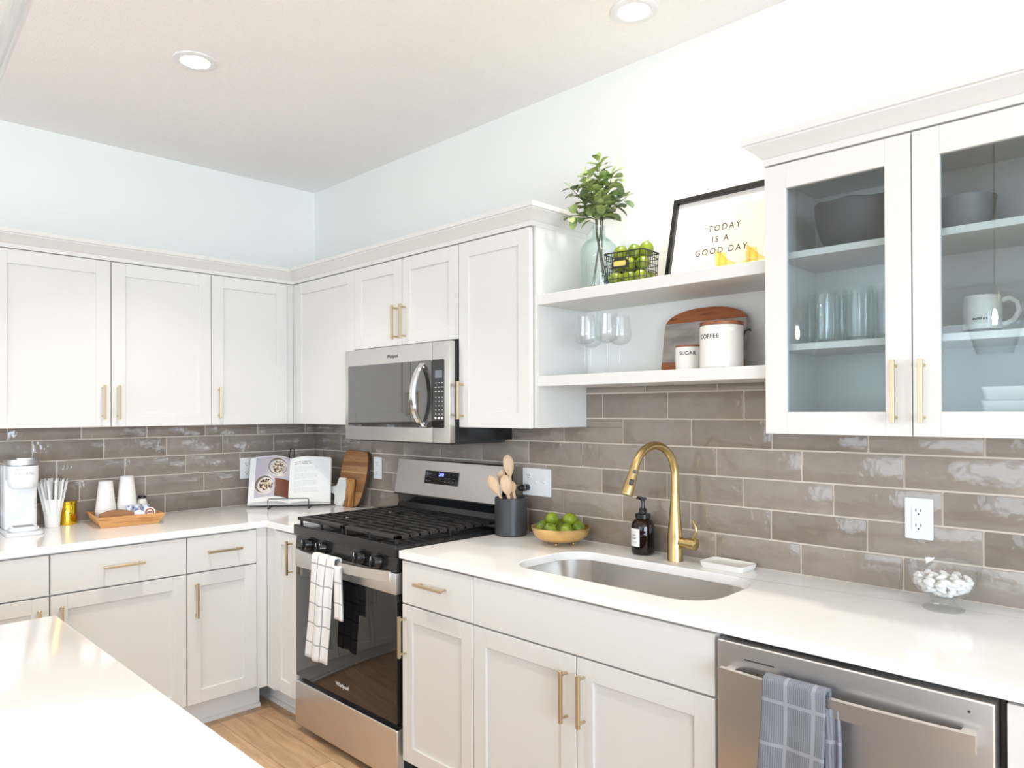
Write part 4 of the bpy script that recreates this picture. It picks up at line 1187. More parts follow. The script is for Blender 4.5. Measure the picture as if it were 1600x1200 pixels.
for side in (-1, 1):
    bm = nb(); N = 22; rows = []
    for i in range(N + 1):
        u = i / N
        rows.append([bm.verts.new(pg(side, u, .005)), bm.verts.new(pg(side, u, 1.0)), bm.verts.new(bk(side * u * BW, -.005, .005)), bm.verts.new(bk(side * u * BW, -.005, BH))])
    for a, b in zip(rows, rows[1:]):
        bm.faces.new((a[0], b[0], b[1], a[1])); bm.faces.new((a[2], a[3], b[3], b[2])); bm.faces.new((a[0], a[2], b[2], b[0])); bm.faces.new((a[1], b[1], b[3], a[3]))
    for e in (rows[0], rows[-1]): bm.faces.new((e[0], e[1], e[3], e[2]))
    bmesh.ops.recalc_face_normals(bm, faces=bm.faces)
    blk = obj('page_block', bm, 'paper', t, 50)
    if side < 0:
        ph = obj('food_photo', page_patch(-1, (.02, .10, .86, .985), .0006, 20), mat('photo_background', srgb(186, 180, 188), .4), blk, 50)
        obj('photo_napkin', page_patch(-1, (.03, .11, .36, .50), .0008, 10), mat('photo_napkin', srgb(112, 66, 46), .4), blk, 50)
        def disc(u, v, ru, rv, lift, m, nm, jag=0):
            bm = nb(); c = bm.verts.new(pg(-1, u, v, lift)); N = 28
            rg = []
            for k in range(N):
                a = 2 * pi * k / N; f = 1 + jag * sin(k * 2.7) * .5 + jag * sin(k * 5.1) * .4
                rg.append(bm.verts.new(pg(-1, max(.015, u + ru * f * cos(a)), v + rv * f * sin(a), lift)))
            for k in range(N): bm.faces.new((c, rg[k], rg[(k + 1) % N]))
            bmesh.ops.recalc_face_normals(bm, faces=bm.faces)
            obj(nm, bm, m, blk, 50)
        mr, mi = mat('photo_plate_rim', srgb(214, 206, 200), .4), mat('photo_plate_shade', srgb(112, 100, 90), .4)
        mfood = mat('photo_food', srgb(120, 84, 54), .4); noise_mix(mfood, srgb(58, 36, 24), srgb(226, 206, 178), 95, lo=.46, hi=.56)
        for (u, v) in ((.28, .755), (.60, .37)):
            disc(u, v, .262, .215, .0009, mr, 'photo_plate'); disc(u + .03, v + .01, .228, .188, .0011, mi, 'photo_plate_well'); disc(u - .01, v - .01, .20, .168, .0012, mr, 'photo_sauce'); disc(u, v, .15, .125, .0014, mfood, 'photo_food', .25)
    else:
        bm = nb()
        rnd2 = random.Random(2)
        def strip(bm, u0, v0, u1, h):
            g = [[bm.verts.new(pg(1, u0 + (u1 - u0) * i / 4, v, .0006)) for v in (v0, v0 + h)] for i in range(5)]
            for a, b in zip(g, g[1:]): bm.faces.new((a[0], b[0], b[1], a[1]))
        for v, ws in ((.875, (.07, .08, .02, .09, .05)), (.835, (.11, .03, .16, .06))):
            u = .10
            for w_ in ws: strip(bm, u, v, u + w_, .020); u += w_ + .022
        obj('recipe_title', bm, 'inkgrey', blk, 50)
        bm = nb()
        for k in range(22):
            v = .775 - k * .0265
            if k in (5, 11, 17): continue
            u = .10
            while u < .66:
                w_ = rnd2.uniform(.03, .09); strip(bm, u, v, min(u + w_, .70), .006); u += w_ + .016
                if k in (4, 10, 16) and u > .4: break
        obj('recipe_text', bm, mat('pale_print', (.50, .54, .56), .7), blk, 50)

# large acacia board leaning on the right wall
t = thing('cutting_board', 'large oval acacia cutting board leaning in the corner', 'cutting board', (.488, -.062, C0), 0, None, (R(-8.5), 0, 0))
H = .306
pf = [(-.080, 0), (.050, 0), (.074, .012), (.104, .060), (.122, .135), (.128, .20), (.124, .262), (.112, .295), (.098, H), (-.095, H), (-.112, .300), (-.124, .24), (-.136, .16), (-.136, .11), (-.124, .05), (-.100, .012)]
def smooth_closed(p, it=2):
    for _ in range(it):
        o = []
        for i in range(len(p)):
            a, b = p[i], p[(i + 1) % len(p)]
            o += [(.75 * a[0] + .25 * b[0], .75 * a[1] + .25 * b[1]), (.25 * a[0] + .75 * b[0], .25 * a[1] + .75 * b[1])]
        p = o
    return p
outl = smooth_closed(pf); zmin = min(p[1] for p in outl); outl = [(a, b - zmin) for a, b in outl]
m = M['board'] = mat('acacia_planks', srgb(150, 103, 62), .45)
tc = nd(m, 'ShaderNodeTexCoord'); sp_ = nd(m, 'ShaderNodeSeparateXYZ'); lk(m, tc.outputs['Object'], sp_.inputs[0])
rp = nd(m, 'ShaderNodeValToRGB'); rp.color_ramp.interpolation = 'CONSTANT'
cols = [(0, (178, 132, 84)), (.27, (150, 104, 62)), (.42, (166, 118, 74)), (.60, (206, 166, 116)), (.615, (176, 130, 86)), (.72, (148, 100, 60)), (.80, (172, 124, 80)), (.90, (160, 112, 70))]
rp.color_ramp.elements[0].color = (*srgb(*cols[0][1]), 1); rp.color_ramp.elements[1].position = cols[1][0]; rp.color_ramp.elements[1].color = (*srgb(*cols[1][1]), 1)
for p, c in cols[2:]:
    e_ = rp.color_ramp.elements.new(p); e_.color = (*srgb(*c), 1)
dv = nd(m, 'ShaderNodeMath', operation='DIVIDE'); dv.inputs[1].default_value = H; lk(m, sp_.outputs[2], dv.inputs[0]); lk(m, dv.outputs[0], rp.inputs[0])
mp = nd(m, 'ShaderNodeMapping'); mp.inputs['Scale'].default_value = (2, 6, 14); lk(m, tc.outputs['Object'], mp.inputs[0])
nz = nd(m, 'ShaderNodeTexNoise'); nz.inputs['Scale'].default_value = 6; nz.inputs['Detail'].default_value = 6; lk(m, mp.outputs[0], nz.inputs[0])
r2 = nd(m, 'ShaderNodeValToRGB'); r2.color_ramp.elements[0].position = .3; r2.color_ramp.elements[0].color = (.70, .66, .62, 1); r2.color_ramp.elements[1].position = .65; r2.color_ramp.elements[1].color = (1.05, 1.05, 1.05, 1); lk(m, nz.outputs[0], r2.inputs[0])
mm = nd(m, 'ShaderNodeMix'); mm.data_type = 'RGBA'; mm.blend_type = 'MULTIPLY'; mm.inputs[0].default_value = 1
lk(m, rp.outputs[0], mm.inputs[6]); lk(m, r2.outputs[0], mm.inputs[7]); lk(m, mm.outputs[2], pb(m).inputs['Base Color'])
bm = nb(); prism(bm, outl, -.012, .006, 'y', .002); obj('board', bm, 'board', t, 40)
bm = nb()
ed = [p for p in outl if p[0] > .045]
ed.sort(key=lambda p: p[1])
ed2 = [(p[0], p[1]) for p in ed]
prv = None
for x, z in ed2:
    q = [bm.verts.new(v) for v in ((x + .0005, -.0122, z), (x + .0045, -.006, z), (x + .0045, .003, z), (x + .0005, .0062, z))]
    if prv:
        for i in range(4): bm.faces.new((prv[i], prv[(i + 1) % 4], q[(i + 1) % 4], q[i]))
    prv = q
bmesh.ops.recalc_face_normals(bm, faces=bm.faces)
obj('bark_edge', bm, 'bark', t, 50, 'dark live edge')
# small marble and wood board in front of it
t = thing('serving_board', 'small white marble and wood board in front of the big board', 'cutting board', (.470, -.0935, C0), R(4), None, (R(-8), 0, R(5)))
mo = smooth_closed([(-.092, 0), (.000, 0), (.000, .156), (-.060, .156), (-.072, .154), (-.082, .112), (-.096, .108), (-.150, .102), (-.156, .086), (-.150, .070), (-.100, .064), (-.092, .050)], 1)
bm = nb(); prism(bm, mo, -.007, .006, 'y', .0012); obj('marble_slab', bm, 'whitemarble', t, 30)
bm = nb(); prism(bm, [(.0005, .002), (.058, .002), (.062, .008), (.062, .148), (.057, .154), (.0005, .154)], -.007, .006, 'y', .0012); obj('wood_half', bm, 'acaciah', t, 30)

# ------------------------------------------------------------------ towels
def towel(name, label, m, loc, width, front, back, yf, yb, zt, folds, seed, edge_shift=0.0, th=.004, taper=.0, wav=.006):
    """cloth hung over a bar: front fall, over the top, back fall; yf/yb front and back faces of the bar"""
    rnd = random.Random(seed); bm = nb(); uvl = bm.loops.layers.uv.new('UVMap')
    path = []
    n1 = 26
    for i in range(n1): path.append((yf - .004, zt - front + front * i / n1, front * (1 - i / n1), 0))
    for i in range(9):
        a = pi * i / 8; r_ = (yb - yf) / 2 + .004
        path.append(((yf + yb) / 2 - r_ * cos(a), zt + .004 + .006 * sin(a), 0, 1))
    n2 = 16
    for i in range(1, n2 + 1): path.append((yb + .003, zt - back * i / n2, back * i / n2, 2))
    nx = 36; grid = []; s_acc = 0; ss = [0]
    for i in range(1, len(path)):
        s_acc += math.hypot(path[i][0] - path[i - 1][0], path[i][1] - path[i - 1][1]); ss.append(s_acc)
    ph = [rnd.uniform(0, 6) for _ in range(3)]
    for i, (y, z, dn, side) in enumerate(path):
        row = []
        for j in range(nx + 1):
            q = j / nx
            amp = wav * min(1, dn / .12)
            wv_ = amp * (sin(q * folds * 2 * pi + ph[0]) + .45 * sin(q * folds * 3.7 * pi + ph[1] + dn * 5))
            x = (q - .5) * width * (1 - taper * (front - dn) / front * 0) + edge_shift * dn * (1 if side == 0 else .3)
            x += .004 * sin(dn * 14 + ph[2])
            if side == 0: x -= taper * dn * (q - .15)
            yy = y - wv_ * (1 if side == 0 else 0) - (.010 * min(1, dn / .15) if side == 0 else 0)
            row.append(bm.verts.new((x, yy, z)))
        grid.append(row)
    for i in range(len(path) - 1):
        for j in range(nx):
            f = bm.faces.new((grid[i][j], grid[i][j + 1], grid[i + 1][j + 1], grid[i + 1][j]))
            for l, (a, b) in zip(f.loops, ((i, j), (i, j + 1), (i + 1, j + 1), (i + 1, j))): l[uvl].uv = (b / nx * width + .012, ss[a] + .018)
    o = obj(name, bm, m, None, 60); o.location = loc
    sd = o.modifiers.new('thickness', 'SOLIDIFY'); sd.thickness = th; sd.offset = 1
    return o
o = towel('dish_towel', '', 'towelw', (1.283, 0, 0), .172, .425, .10, -.7025, -.683, .8305, 1.3, 5, -.11, .005, .0)
tag(o, 'white kitchen towel with grey grid lines hanging on the oven handle', 'towel')
# the shorter inner layer seen to its right
bm = nb(); uvl = bm.loops.layers.uv.new('UVMap'); g = []
for i in range(22):
    z = .815 - .215 * i / 21
    g.append([bm.verts.new((.070 + .058 * q / 6 + .006 * sin(i * .10), -.6995 - .0035 * sin(q * 1.3 + i * .1), z)) for q in range(7)])
for i in range(21):
    for q in range(6):
        f = bm.faces.new((g[i][q], g[i][q + 1], g[i + 1][q + 1], g[i + 1][q]))
        for l, (a, b) in zip(f.loops, ((i, q), (i, q + 1), (i + 1, q + 1), (i + 1, q))): l[uvl].uv = (b * .0093 + .0085, a * .0102 + .02)
fl = obj('inner_fold', bm, 'towelw', o, 60); sd = fl.modifiers.new('thickness', 'SOLIDIFY'); sd.thickness = .005
o = towel('hand_towel', '', 'towelg', (3.245, 0, 0), .140, .40, .20, -.6965, -.679, .8165, 1.1, 8, .0, .008, -.02, .004)
tag(o, 'grey checked terry towel draped over the dishwasher handle', 'towel')
bm = nb(); uvl = bm.loops.layers.uv.new('UVMap'); g = []
for i in range(22):
    z = .795 - .37 * i / 21
    g.append([bm.verts.new((.064 + .036 * q / 6 + .004 * sin(i * .25), -.690 - .006 * sin(q * 1.1 + i * .12), z)) for q in range(7)])
for i in range(21):
    for q in range(6):
        f = bm.faces.new((g[i][q], g[i][q + 1], g[i + 1][q + 1], g[i + 1][q]))
        for l, (a, b) in zip(f.loops, ((i, q), (i, q + 1), (i + 1, q + 1), (i + 1, q))): l[uvl].uv = (b * .006 + .015, a * .0176 + .03)
fl = obj('inner_fold', bm, 'towelg', o, 60); sd = fl.modifiers.new('thickness', 'SOLIDIFY'); sd.thickness = .007

# ------------------------------------------------------------------ lower shelf: wine glasses, board, canisters
ZL, ZU = 1.5685, 1.8720
wg = None
for (x, y, lab) in ((2.270, -.222, 'wine glass at the far left of the lower shelf, front row'), (2.205, -.105, 'wine glass behind the leftmost one on the lower shelf'), (2.374, -.225, 'wine glass in the middle of the lower shelf, front row'), (2.350, -.118, 'rightmost wine glass on the lower shelf, set further back')):
    if wg is None:
        wg = thing('wine_glass', lab, 'wine glass', (x, y, ZL), 0, 'wine glasses on the lower shelf'); o = wg
        bm = nb(); pr = [(.036, .1105 + .106), (.0395, .185), (.0435, .150), (.0435, .142), (.036, .122), (.020, .1115), (.006, .1085)]
        lathe(bm, pr + [(r_ - .0012 if r_ > .006 else 0, z + .0012) for r_, z in reversed(pr)], (0, 0, 0), 40, False, False); obj('glass_bowl', bm, 'glass', wg)
        bm = nb(); lathe(bm, [(.0055, .1085), (.0038, .098), (.0034, .060), (.0040, .020), (.0085, .0065)], (0, 0, 0), 20, False, False); obj('stem', bm, 'glass', wg)
        bm = nb(); lathe(bm, [(.0085, .0062), (.030, .0024), (.037, .0014), (.037, 0), (0, 0)], (0, 0, 0), 36, False, False); obj('foot', bm, 'glass', wg)
    else: o = dup(wg, (x, y, ZL), None, lab)

t = thing('serving_board', 'arched grey marble and walnut board leaning on the lower shelf', 'serving board', (2.655, -.070, ZL), 0, None, (R(-10), 0, 0))
HB_, WB = .228, .312
def arch(z0, z1, n=14):
    """outline of the arched board between two heights"""
    def halfw(z):
        if z < .018: return WB / 2 - .012 * (1 - z / .018) ** 2
        if z < .165: return WB / 2
        return WB / 2 * math.sqrt(max(.0, 1 - ((z - .165) / (HB_ - .165 + .0005)) ** 2.4)) if z < HB_ else .03
    zs = [z0 + (z1 - z0) * k / n for k in range(n + 1)]
    return [(halfw(z), z) for z in zs] + [(-halfw(z), z) for z in reversed(zs)]
for nm, m, a, b in (('walnut_foot', 'walnut', 0, .0375), ('marble_band', 'greymarble', .038, .1795), ('walnut_top', 'walnut', .180, .2275)):
    bm = nb(); prism(bm, arch(a, b), -.008, .008, 'y', .0008); obj(nm, bm, m, t, 30)

t = thing('coffee_canister', 'large cream ceramic canister with a wooden lid on lower shelf', 'canister', (2.806, -.205, ZL), R(-12))
rr, hh = .0665, .134
bm = nb(); lathe(bm, [(0, 0), (rr - .004, 0), (rr, .004), (rr, hh - .003), (rr - .002, hh), (rr - .006, hh), (rr - .007, .01), (0, .008)], (0, 0, 0), 56, False, False); obj('canister', bm, 'whitegloss', t)
bm = nb(); lathe(bm, [(rr - .009, hh - .006), (rr - .009, hh + .0005), (rr + .0005, hh + .0008), (rr + .0008, hh + .009), (rr - .001, hh + .011), (0, hh + .011)], (0, 0, 0), 56); obj('wooden_lid', bm, 'walnut', t)
def wrap_text(par, s, size, ang, r_, z, name='lettering'):
    o = text(name, s, size, 'ink', par, (0, 0, 0), (0, 0, 0), .0001, space=1.1, bold=.0003)
    for v in o.data.vertices:
        a = ang + v.co.x / r_; v.co = Vector(((r_ + .0002 + v.co.z) * cos(a), (r_ + .0002 + v.co.z) * sin(a), z + v.co.y))
wrap_text(t, 'COFFEE', .0190, R(-86), rr, .098)
bm = nb()
for k in range(6):
    a0, a1 = R(-30 + 16 * k / 6), R(-30 + 16 * (k + 1) / 6)
    bm.faces.new([bm.verts.new(((rr + .0006) * cos(a), (rr + .0006) * sin(a), z)) for a, z in ((a0, .110), (a1, .110), (a1, .124), (a0, .124))])
tg = obj('paper_tag', bm, 'paper', t)
t = thing('sugar_canister', 'small cream ceramic canister partly behind the large canister', 'canister', (2.668, -.165, ZL), R(-12))
rs, hs = .0455, .078
bm = nb(); lathe(bm, [(0, 0), (rs - .004, 0), (rs, .004), (rs + .001, hs - .003), (rs - .001, hs), (rs - .005, hs), (rs - .005, .01), (0, .008)], (0, 0, 0), 48, False, False); obj('canister', bm, 'whitegloss', t)
wrap_text(t, 'SUGAR', .0165, R(-56), rs + .001, .056)
bm = nb(); lathe(bm, [(rs - .008, hs - .006), (rs - .008, hs + .0003), (rs + .0005, hs + .0006), (rs + .0005, hs + .006), (0, hs + .007)], (0, 0, 0), 40); obj('wooden_lid', bm, 'walnut', t)
t = thing('wire_easel', 'black wire easel holding up the marble board', 'stand', (2.800, -.060, ZL))
bm = nb(); tube(bm, [(.0, -.030, .003), (.0, -.024, .030), (.014, -.010, .120), (.016, -.008, .128), (.022, -.014, .130), (.050, -.045, .128), (.054, -.049, .124)], .0032, 10)
obj('hook', bm, 'blackw', t)
bm = nb(); tube(bm, [(-.28, -.028, .003), (.0, -.030, .003), (.004, .030, .003), (-.28, .030, .003)], .0028, 10); obj('base_wire', bm, 'blackw', t)

# ------------------------------------------------------------------ upper shelf: vase, basket, print, ornaments
vx_, vy_ = 2.292, -.165
t = thing('glass_vase', 'tall pale green glass bottle vase on the upper shelf', 'vase', (vx_, vy_, ZU))
bm = nb()
pr = [(0, .003), (.060, .003), (.0665, .008), (.0685, .020), (.0690, .150), (.066, .168), (.052, .186), (.034, .198), (.0255, .210), (.0235, .228), (.0250, .246), (.0270, .250)]
lathe(bm, pr, (0, 0, 0), 56, False, False); lathe(bm, [(max(0, r_ - .003), z + (.005 if r_ > .05 and z < .01 else 0)) for r_, z in pr[:-1]], (0, 0, 0), 56, False, False)
obj('vase_body', bm, 'vase', t)
def leaf(bm, p, d, up, L_, W_):
    d = d.normalized(); s_ = d.cross(up).normalized(); n_ = s_.cross(d)
    rows = []
    for k in range(7):
        q = k / 6; wv_ = W_ * (sin(pi * min(1, q * .94 + .03)) ** .62) * (1 if q < .98 else .2)
        c = p + d * (L_ * q) + n_ * (.16 * L_ * (q - q * q) - .10 * L_ * q * q)
        rows.append([bm.verts.new(c + s_ * wv_ + n_ * wv_ * .25), bm.verts.new(c), bm.verts.new(c - s_ * wv_ + n_ * wv_ * .25)])
    for a, b in zip(rows, rows[1:]):
        for i in range(2): bm.faces.new((a[i], a[i + 1], b[i + 1], b[i]))
mouth = Vector((vx_, vy_, ZU + .247))
PR, PF = Vector((.703, .711, 0)), Vector((.711, -.703, 0))
rnd = random.Random(17)
branches = [((.012, .0), (.002, .0, .238), .95, 'leaf', 'tallest eucalyptus branch, upright in the middle of the vase', 36),
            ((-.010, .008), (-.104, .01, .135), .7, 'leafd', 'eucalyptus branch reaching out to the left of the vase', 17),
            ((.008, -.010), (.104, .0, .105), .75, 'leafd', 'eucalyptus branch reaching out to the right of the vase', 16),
            ((-.004, -.008), (-.045, .035, .175), .85, 'leaf', 'eucalyptus branch leaning left and forward above the vase', 32),
            ((.004, .008), (.048, .03, .180), .85, 'leaf', 'eucalyptus branch leaning right and forward above the vase', 32),
            ((-.008, .0), (-.108, .02, .030), .75, 'leaf', 'drooping eucalyptus branch over the cabinet end', 13)]
feet = [(.010, .01, .06), (.030, -.02, .03), (-.028, .015, .05), (.022, .018, .07), (-.018, -.020, .045), (.034, .012, .06)]
for bi, ((ma, mb), (ta_, tb_, tz), sc, lm, lab, nl) in enumerate(branches):
    fa, fb, fz = feet[bi]
    p0 = Vector((vx_, vy_, ZU)) + PR * fa + PF * fb + Vector((0, 0, fz - .045 + .008))
    p1 = mouth + PR * ma + PF * mb - Vector((0, 0, .03)); p2 = mouth + PR * (ma * 1.2) + PF * mb * 1.2 + Vector((0, 0, .02))
    p3 = mouth + PR * ta_ + PF * tb_ + Vector((0, 0, tz))
    pts = [p0, p0.lerp(p1, .5), p1, p2]
    mid = p2.lerp(p3, .5) + Vector((0, 0, .018))
    for k in range(1, 9):
        q = k / 8; pts.append(p2 * (1 - q) ** 2 + mid * 2 * q * (1 - q) + p3 * q * q)
    t = thing('eucalyptus_branch', lab, 'branch', p0, 0, 'eucalyptus branches in the glass vase')
    L0 = Matrix.Translation(-p0)
    bm = nb(); tube(bm, [p - p0 for p in pts], [.0021] * 4 + [.0018 - .0001 * k for k in range(8)], 8); obj('stem', bm, 'stem', t)
    bm = nb()
    vis = pts[3:]
    for k in range(nl):
        q = (k + .5) / nl; fi = q * (len(vis) - 1); i0 = min(int(fi), len(vis) - 2); p = vis[i0].lerp(vis[i0 + 1], fi - i0) - p0
        tng = (vis[i0 + 1] - vis[i0]).normalized()
        a = k * 2.4 + bi
        sd_ = tng.cross(Vector((.3, .5, .8))).normalized(); s2 = tng.cross(sd_)
        d = sd_ * cos(a) + s2 * sin(a) + tng * rnd.uniform(.15, .7)
        L_ = rnd.uniform(.042, .060) * (1.1 - .35 * q) * (1 if sc > .8 else .95)
        pe = p + d.normalized() * .010
        leaf(bm, pe, d, Vector((rnd.uniform(-.4, .4), rnd.uniform(-.8, .1), 1)), L_, L_ * .44)
    leaf(bm, pts[-1] - p0, tng, Vector((0, -.5, 1)), .034, .012)
    # keep every leaf clear of the wall and of the cabinet end
    for v in bm.verts:
        if v.co.y + p0.y > -.012: v.co.y = -.012 - p0.y - rnd.uniform(0, .004)
        if v.co.x + p0.x < XU + .058: v.co.x = XU + .058 - p0.x + rnd.uniform(0, .004)
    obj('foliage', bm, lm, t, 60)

# wire basket of limes
bcx, bcy = 2.437, -.166
BWd, BDp, BHt = .162, .118, .122
t = thing('wire_basket', 'small black wire basket of limes with a label plate', 'basket', (bcx, bcy, ZU), R(6))
def rect_loop(w_, d_, z, r_=.012): return [(a, b, z) for a, b in rrect(w_, d_, r_, 4)]
bm = nb()
tube(bm, rect_loop(BWd, BDp, BHt - .003), .0026, 8, True); obj('rim_wire', bm, 'blackw', t)
bm = nb()
for z in (.004, .028, .052, .076, .100): 
    f = .93 + .07 * z / BHt; tube(bm, rect_loop(BWd * f, BDp * f, z), .0014, 6, True)
def side_wire(x, y):
    f = .93; tube(bm, [(x * f, y * f, .004), (x, y, BHt - .004)], .0014, 6)
for k in range(7):
    x = -BWd / 2 + .014 + (BWd - .028) * k / 6
    side_wire(x, BDp / 2); side_wire(x, -BDp / 2)
    tube(bm, [(x * .93, -BDp / 2 * .93, .004), (x * .93, BDp / 2 * .93, .004)], .0014, 6)
for k in range(8):
    y = -BDp / 2 + .012 + (BDp - .024) * k / 7
    side_wire(-BWd / 2, y); side_wire(BWd / 2, y)
obj('wire_mesh', bm, 'blackw', t)
bm = nb(); prism(bm, [(-.042, .062), (.024, .062), (.024, .082), (.014, .094), (-.009, .100), (-.032, .094), (-.042, .082)], -BDp / 2 - .006, -BDp / 2 - .0025, 'y', .0008); lp = obj('label_holder', bm, 'blackw', t, 30)
bm = nb(); prism(bm, rrect(.048, .017, .003, 3, -.009, .078), -BDp / 2 - .0072, -BDp / 2 - .0062, 'y'); obj('label_card', bm, mat('yellow_card', srgb(206, 184, 96), .6), lp, 30, 'small yellow label card')
rnd = random.Random(3)
BM_ = Matrix.Translation((bcx, bcy, ZU)) @ Matrix.Rotation(R(6), 4, 'Z')
for k, (x, y, z) in enumerate(((-.047, -.022, .033), (.005, -.024, .033), (.053, -.020, .033), (-.045, .026, .034), (.008, .026, .034), (.052, .027, .034), (-.046, .0, .079), (.004, -.020, .080), (.052, -.012, .080), (.010, .030, .081), (-.040, -.006, .126), (.012, .004, .127), (.056, .006, .129))):
    p = BM_ @ Vector((x, y, z))
    top = {10: 'left lime of the three above the wire basket rim', 11: 'middle lime of the three above the wire basket rim', 12: 'right lime of the three above the wire basket rim'}.get(k, 'green lime inside the black wire basket')
    lime(p.x, p.y, p.z, (rnd.uniform(-.2, .2), rnd.uniform(-.2, .2) + (pi / 2 if k < 10 else .4), rnd.uniform(0, 3)), top, 'limes in the wire basket', .97 if k < 10 else 1.02)

# framed print leaning on the wall
fw, fh = .415, .318
lean_f = R(-13)
fx0 = 2.530
t = thing('framed_print', 'black framed print reading TODAY IS A GOOD DAY', 'picture', (fx0 + fw / 2, -.094, ZU + .004), 0, None, (lean_f, 0, 0))
a = fw / 2; bw = .017
for nm, x0, x1, z0, z1 in (('frame_rail', -a, -a + bw, 0, fh), ('frame_rail', a - bw, a, 0, fh), ('frame_rail', -a + bw, a - bw, fh - bw, fh), ('frame_rail', -a + bw, a - bw, 0, bw)):
    obj(nm, box(nb(), x0, x1, -.014, .010, z0, z1, .0012), 'black', t, 30)
obj('mat_board', box(nb(), -a + bw, a - bw, .0, .004, bw, fh - bw), 'paper', t, 0)
pr_ = obj('print', box(nb(), -a + .062, a - .062, -.0012, -.0002, .050, fh - .062), mat('cream_print', srgb(240, 220, 194), .6), t, 0)
for k, (s_, z, x) in enumerate((('TODAY', .183, .004), ('IS A', .142, -.006), ('GOOD DAY', .100, .0))):
    text('lettering', s_, .0315, 'ink', pr_, (x - .006, -.0015, z), (R(90), 0, 0), .0002, space=1.34, sx=.92, bold=.0003)
obj('backing', box(nb(), -a + .004, a - .004, .0045, .0095, .004, fh - .004), 'brownpaper', t, 0)

def ornament(label, x, y, flip=False):
    t = thing('glass_ornament', label, 'ornament', (x, y, ZU), R(6), 'amber glass ornaments on the upper shelf')
    # solid amber glass: tall upright end sweeping down in a hollow curve to a low foot
    bm = nb(); N = 20; prev = None
    for k in range(N + 1):
        q = k / N; x_ = -.046 + .096 * q
        h_ = .018 + .050 * max(0, 1 - q * 1.35) ** 1.7 + .006 * max(0, q - .75) * 4; w_ = .020 * (1 - .35 * q)
        rg = [bm.verts.new((x_, w_ * cos(2 * pi * i / 16), .003 + h_ / 2 + h_ / 2 * sin(2 * pi * i / 16))) for i in range(16)]
        if prev:
            for i in range(16): bm.faces.new((prev[i], prev[(i + 1) % 16], rg[(i + 1) % 16], rg[i]))
        else: bm.faces.new(rg)
        prev = rg
    bm.faces.new(prev); bmesh.ops.recalc_face_normals(bm, faces=bm.faces)
    obj('glass_body', bm, 'ambery', t, 60)
    bm = nb(); lathe(bm, [(0, .002), (.013, .002), (.0135, .035), (.010, .058), (.0, .062)], (-.030, 0, 0), 20, False, False); obj('inner_core', bm, 'ambery', t)
    bm = nb(); prism(bm, rrect(.100, .036, .014, 5, .004, 0), 0, .003, 'z'); obj('base', bm, 'ambery', t, 30)
ornament('left one of two amber glass ornaments before the framed print', 2.842, -.205)
ornament('right amber glass ornament, touching the glass door cabinet', 2.948, -.212)

# ------------------------------------------------------------------ inside the glass door cabinet
ZA, ZBs, ZC = 1.8832, 1.6248, 1.3912
t = thing('stoneware_bowl', 'large dark grey stoneware bowl on the top cabinet shelf', 'bowl', (3.222, -.158, ZA))
bm = nb(); n = 56; rings = []
for r_, z, wv_ in ((.0, .004, 0), (.092, .004, 0), (.104, .012, 0), (.120, .045, 0), (.130, .085, .1), (.1335, .126, 1), (.130, .129, 1), (.124, .086, .1), (.112, .046, 0), (.094, .018, 0), (0, .014, 0)):
    rings.append([bm.verts.new((r_ * cos(2 * pi * i / n), r_ * .95 * sin(2 * pi * i / n), z + wv_ * (.006 * sin(4 * pi * i / n + 1) + .003 * sin(14 * pi * i / n)))) for i in range(n)])
for a, b in zip(rings, rings[1:]):
    for i in range(n): bm.faces.new((a[i], a[(i + 1) % n], b[(i + 1) % n], b[i]))
bmesh.ops.remove_doubles(bm, verts=bm.verts, dist=1e-6)
obj('bowl', bm, 'darkbowl', t)
t = thing('stoneware_bowl', 'grey bowl shape added for a shadow behind the right cabinet door', 'bowl', (3.455, -.130, ZA))  # bowl shape added in place of a dim shadow on the cabinet back
bm = nb(); lathe(bm, [(0, .003), (.042, .003), (.050, .010), (.064, .050), (.071, .098), (.0685, .0985), (.060, .050), (.046, .014), (0, .011)], (0, 0, 0), 48, False, False); obj('bowl', bm, mat('shadow_bowl_grey', (.22, .23, .24), .5), t)
tb = None
for k, (x, y, lab) in enumerate(((3.122, -.205, 'front left tall tumbler on the middle cabinet shelf'), (3.215, -.215, 'front middle tall tumbler on the middle cabinet shelf'), (3.105, -.105, 'back left tall tumbler on the middle cabinet shelf'), (3.190, -.110, 'back middle tall tumbler on the middle cabinet shelf'), (3.275, -.120, 'back right tall tumbler on the middle cabinet shelf'), (3.296, -.222, 'front right tall tumbler, mostly behind the door stile'))):
    if tb is None:
        tb = thing('tumbler', lab, 'glass', (x, y, ZBs), 0, 'tumblers in the glass door cabinet'); o = tb
        bm = nb(); N = 48; pro = [(.032, 0), (.035, .004), (.0365, .05), (.038, .148), (.0365, .148), (.0345, .05), (.031, .012), (0, .010)]
        rings = []
        for r_, z in pro:
            rings.append([bm.verts.new(((r_ + (.0016 if z < .1 and r_ > .033 else 0) * cos(i * pi)) * cos(2 * pi * i / N), (r_ + (.0016 if z < .1 and r_ > .033 else 0) * cos(i * pi)) * sin(2 * pi * i / N), z)) for i in range(N)])
        for a, b in zip(rings, rings[1:]):
            for i in range(N): bm.faces.new((a[i], a[(i + 1) % N], b[(i + 1) % N], b[i]))
        bm.faces.new(list(reversed(rings[0]))); bmesh.ops.remove_doubles(bm, verts=bm.verts, dist=1e-6)
        obj('glass_wall', bm, 'glass', tb, 60)
    else: o = dup(tb, (x, y, ZBs), None, lab)
t = thing('mug', 'white mug with small black lettering and a dark base', 'mug', (3.502, -.172, ZBs), R(12))
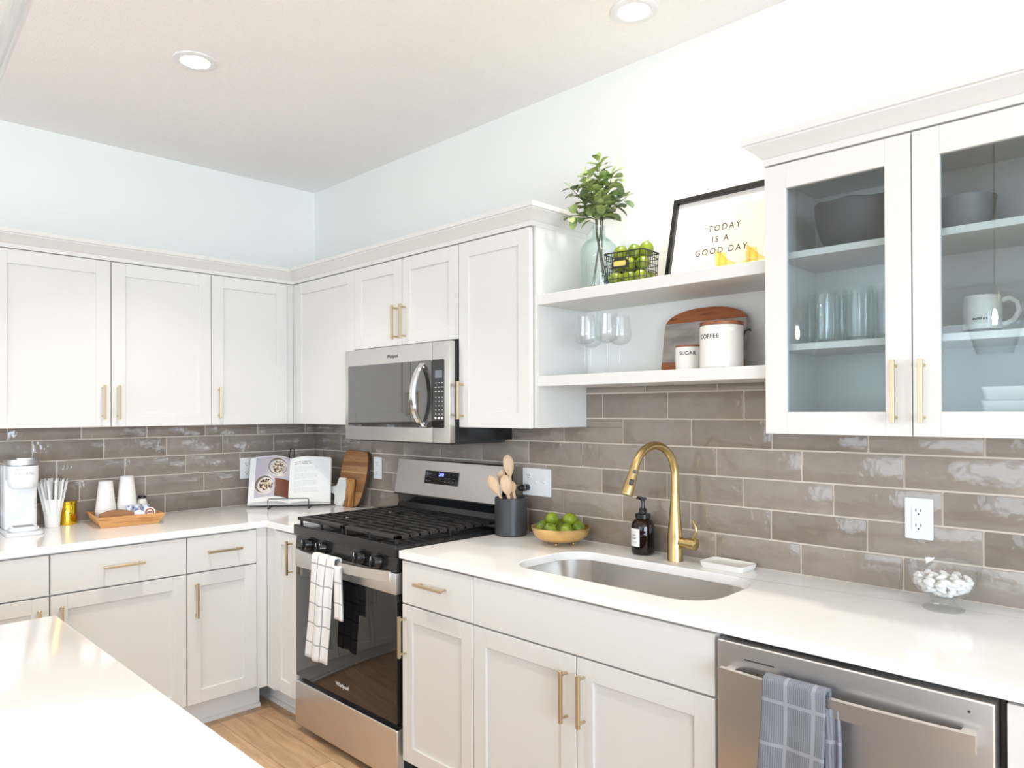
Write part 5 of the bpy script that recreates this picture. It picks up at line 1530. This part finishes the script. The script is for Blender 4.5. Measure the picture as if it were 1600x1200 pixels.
bm = nb(); lathe(bm, [(.041, .012), (.0425, .016), (.0425, .060), (.0405, .094), (.0390, .0965), (.0375, .094), (.039, .06), (.037, .018), (0, .016)], (0, 0, 0), 48, False, False); obj('mug_body', bm, 'whitegloss', t)
bm = nb(); lathe(bm, [(0, 0), (.039, 0), (.0418, .004), (.0418, .0122), (0, .0122)], (0, 0, 0), 48, False, False); obj('dark_base', bm, mat('raw_clay', (.16, .145, .13), .8), t)
bm = nb(); tube(bm, [(.038, 0, .082), (.055, 0, .088), (.072, 0, .078), (.076, 0, .056), (.066, 0, .034), (.046, 0, .024), (.038, 0, .026)], [.0075, .007, .0065, .0065, .0065, .007, .0075], 12); obj('handle', bm, 'whitegloss', t)
bm = nb(); rnd = random.Random(6)
a = -.44
for k in range(9):
    wd = rnd.uniform(.05, .085); z0 = .034 + rnd.uniform(-.0006, .0006)
    if k in (5, 7): a += .05; continue
    bm.faces.new([bm.verts.new((.0429 * cos(-1.62 + x), .0429 * sin(-1.62 + x), z)) for x, z in ((a, z0), (a + wd, z0), (a + wd, z0 + .0055), (a, z0 + .0055))]); a += wd + .028
obj('lettering_marks', bm, 'ink', t, 0)
sq = None
for k, lab in enumerate(('bottom square white dish of the stack in the glass cabinet', 'middle square white dish of the stack in the glass cabinet', 'top square white dish of the stack in the glass cabinet')):
    if sq is None:
        bm = nb(); loops = []
        for w_, z in ((.150, 0), (.158, .004), (.170, .032), (.170, .034), (.164, .034), (.154, .008), (.150, .007)):
            loops.append([bm.verts.new((a, b, z)) for a, b in rrect(w_, w_, .012, 4)])
        for a, b in zip(loops, loops[1:]):
            for i in range(len(a)): bm.faces.new((a[i], a[(i + 1) % len(a)], b[(i + 1) % len(a)], b[i]))
        bm.faces.new(list(reversed(loops[0]))); bm.faces.new(loops[-1])
        sq = obj('square_dish', bm, 'whitegloss', None, 40); o = sq
    else: o = sq.copy(); COL.objects.link(o)
    o.location = (3.592, -.145, ZC + .0345 * k); tag(o, lab, 'dish', 'square dishes in the glass door cabinet')
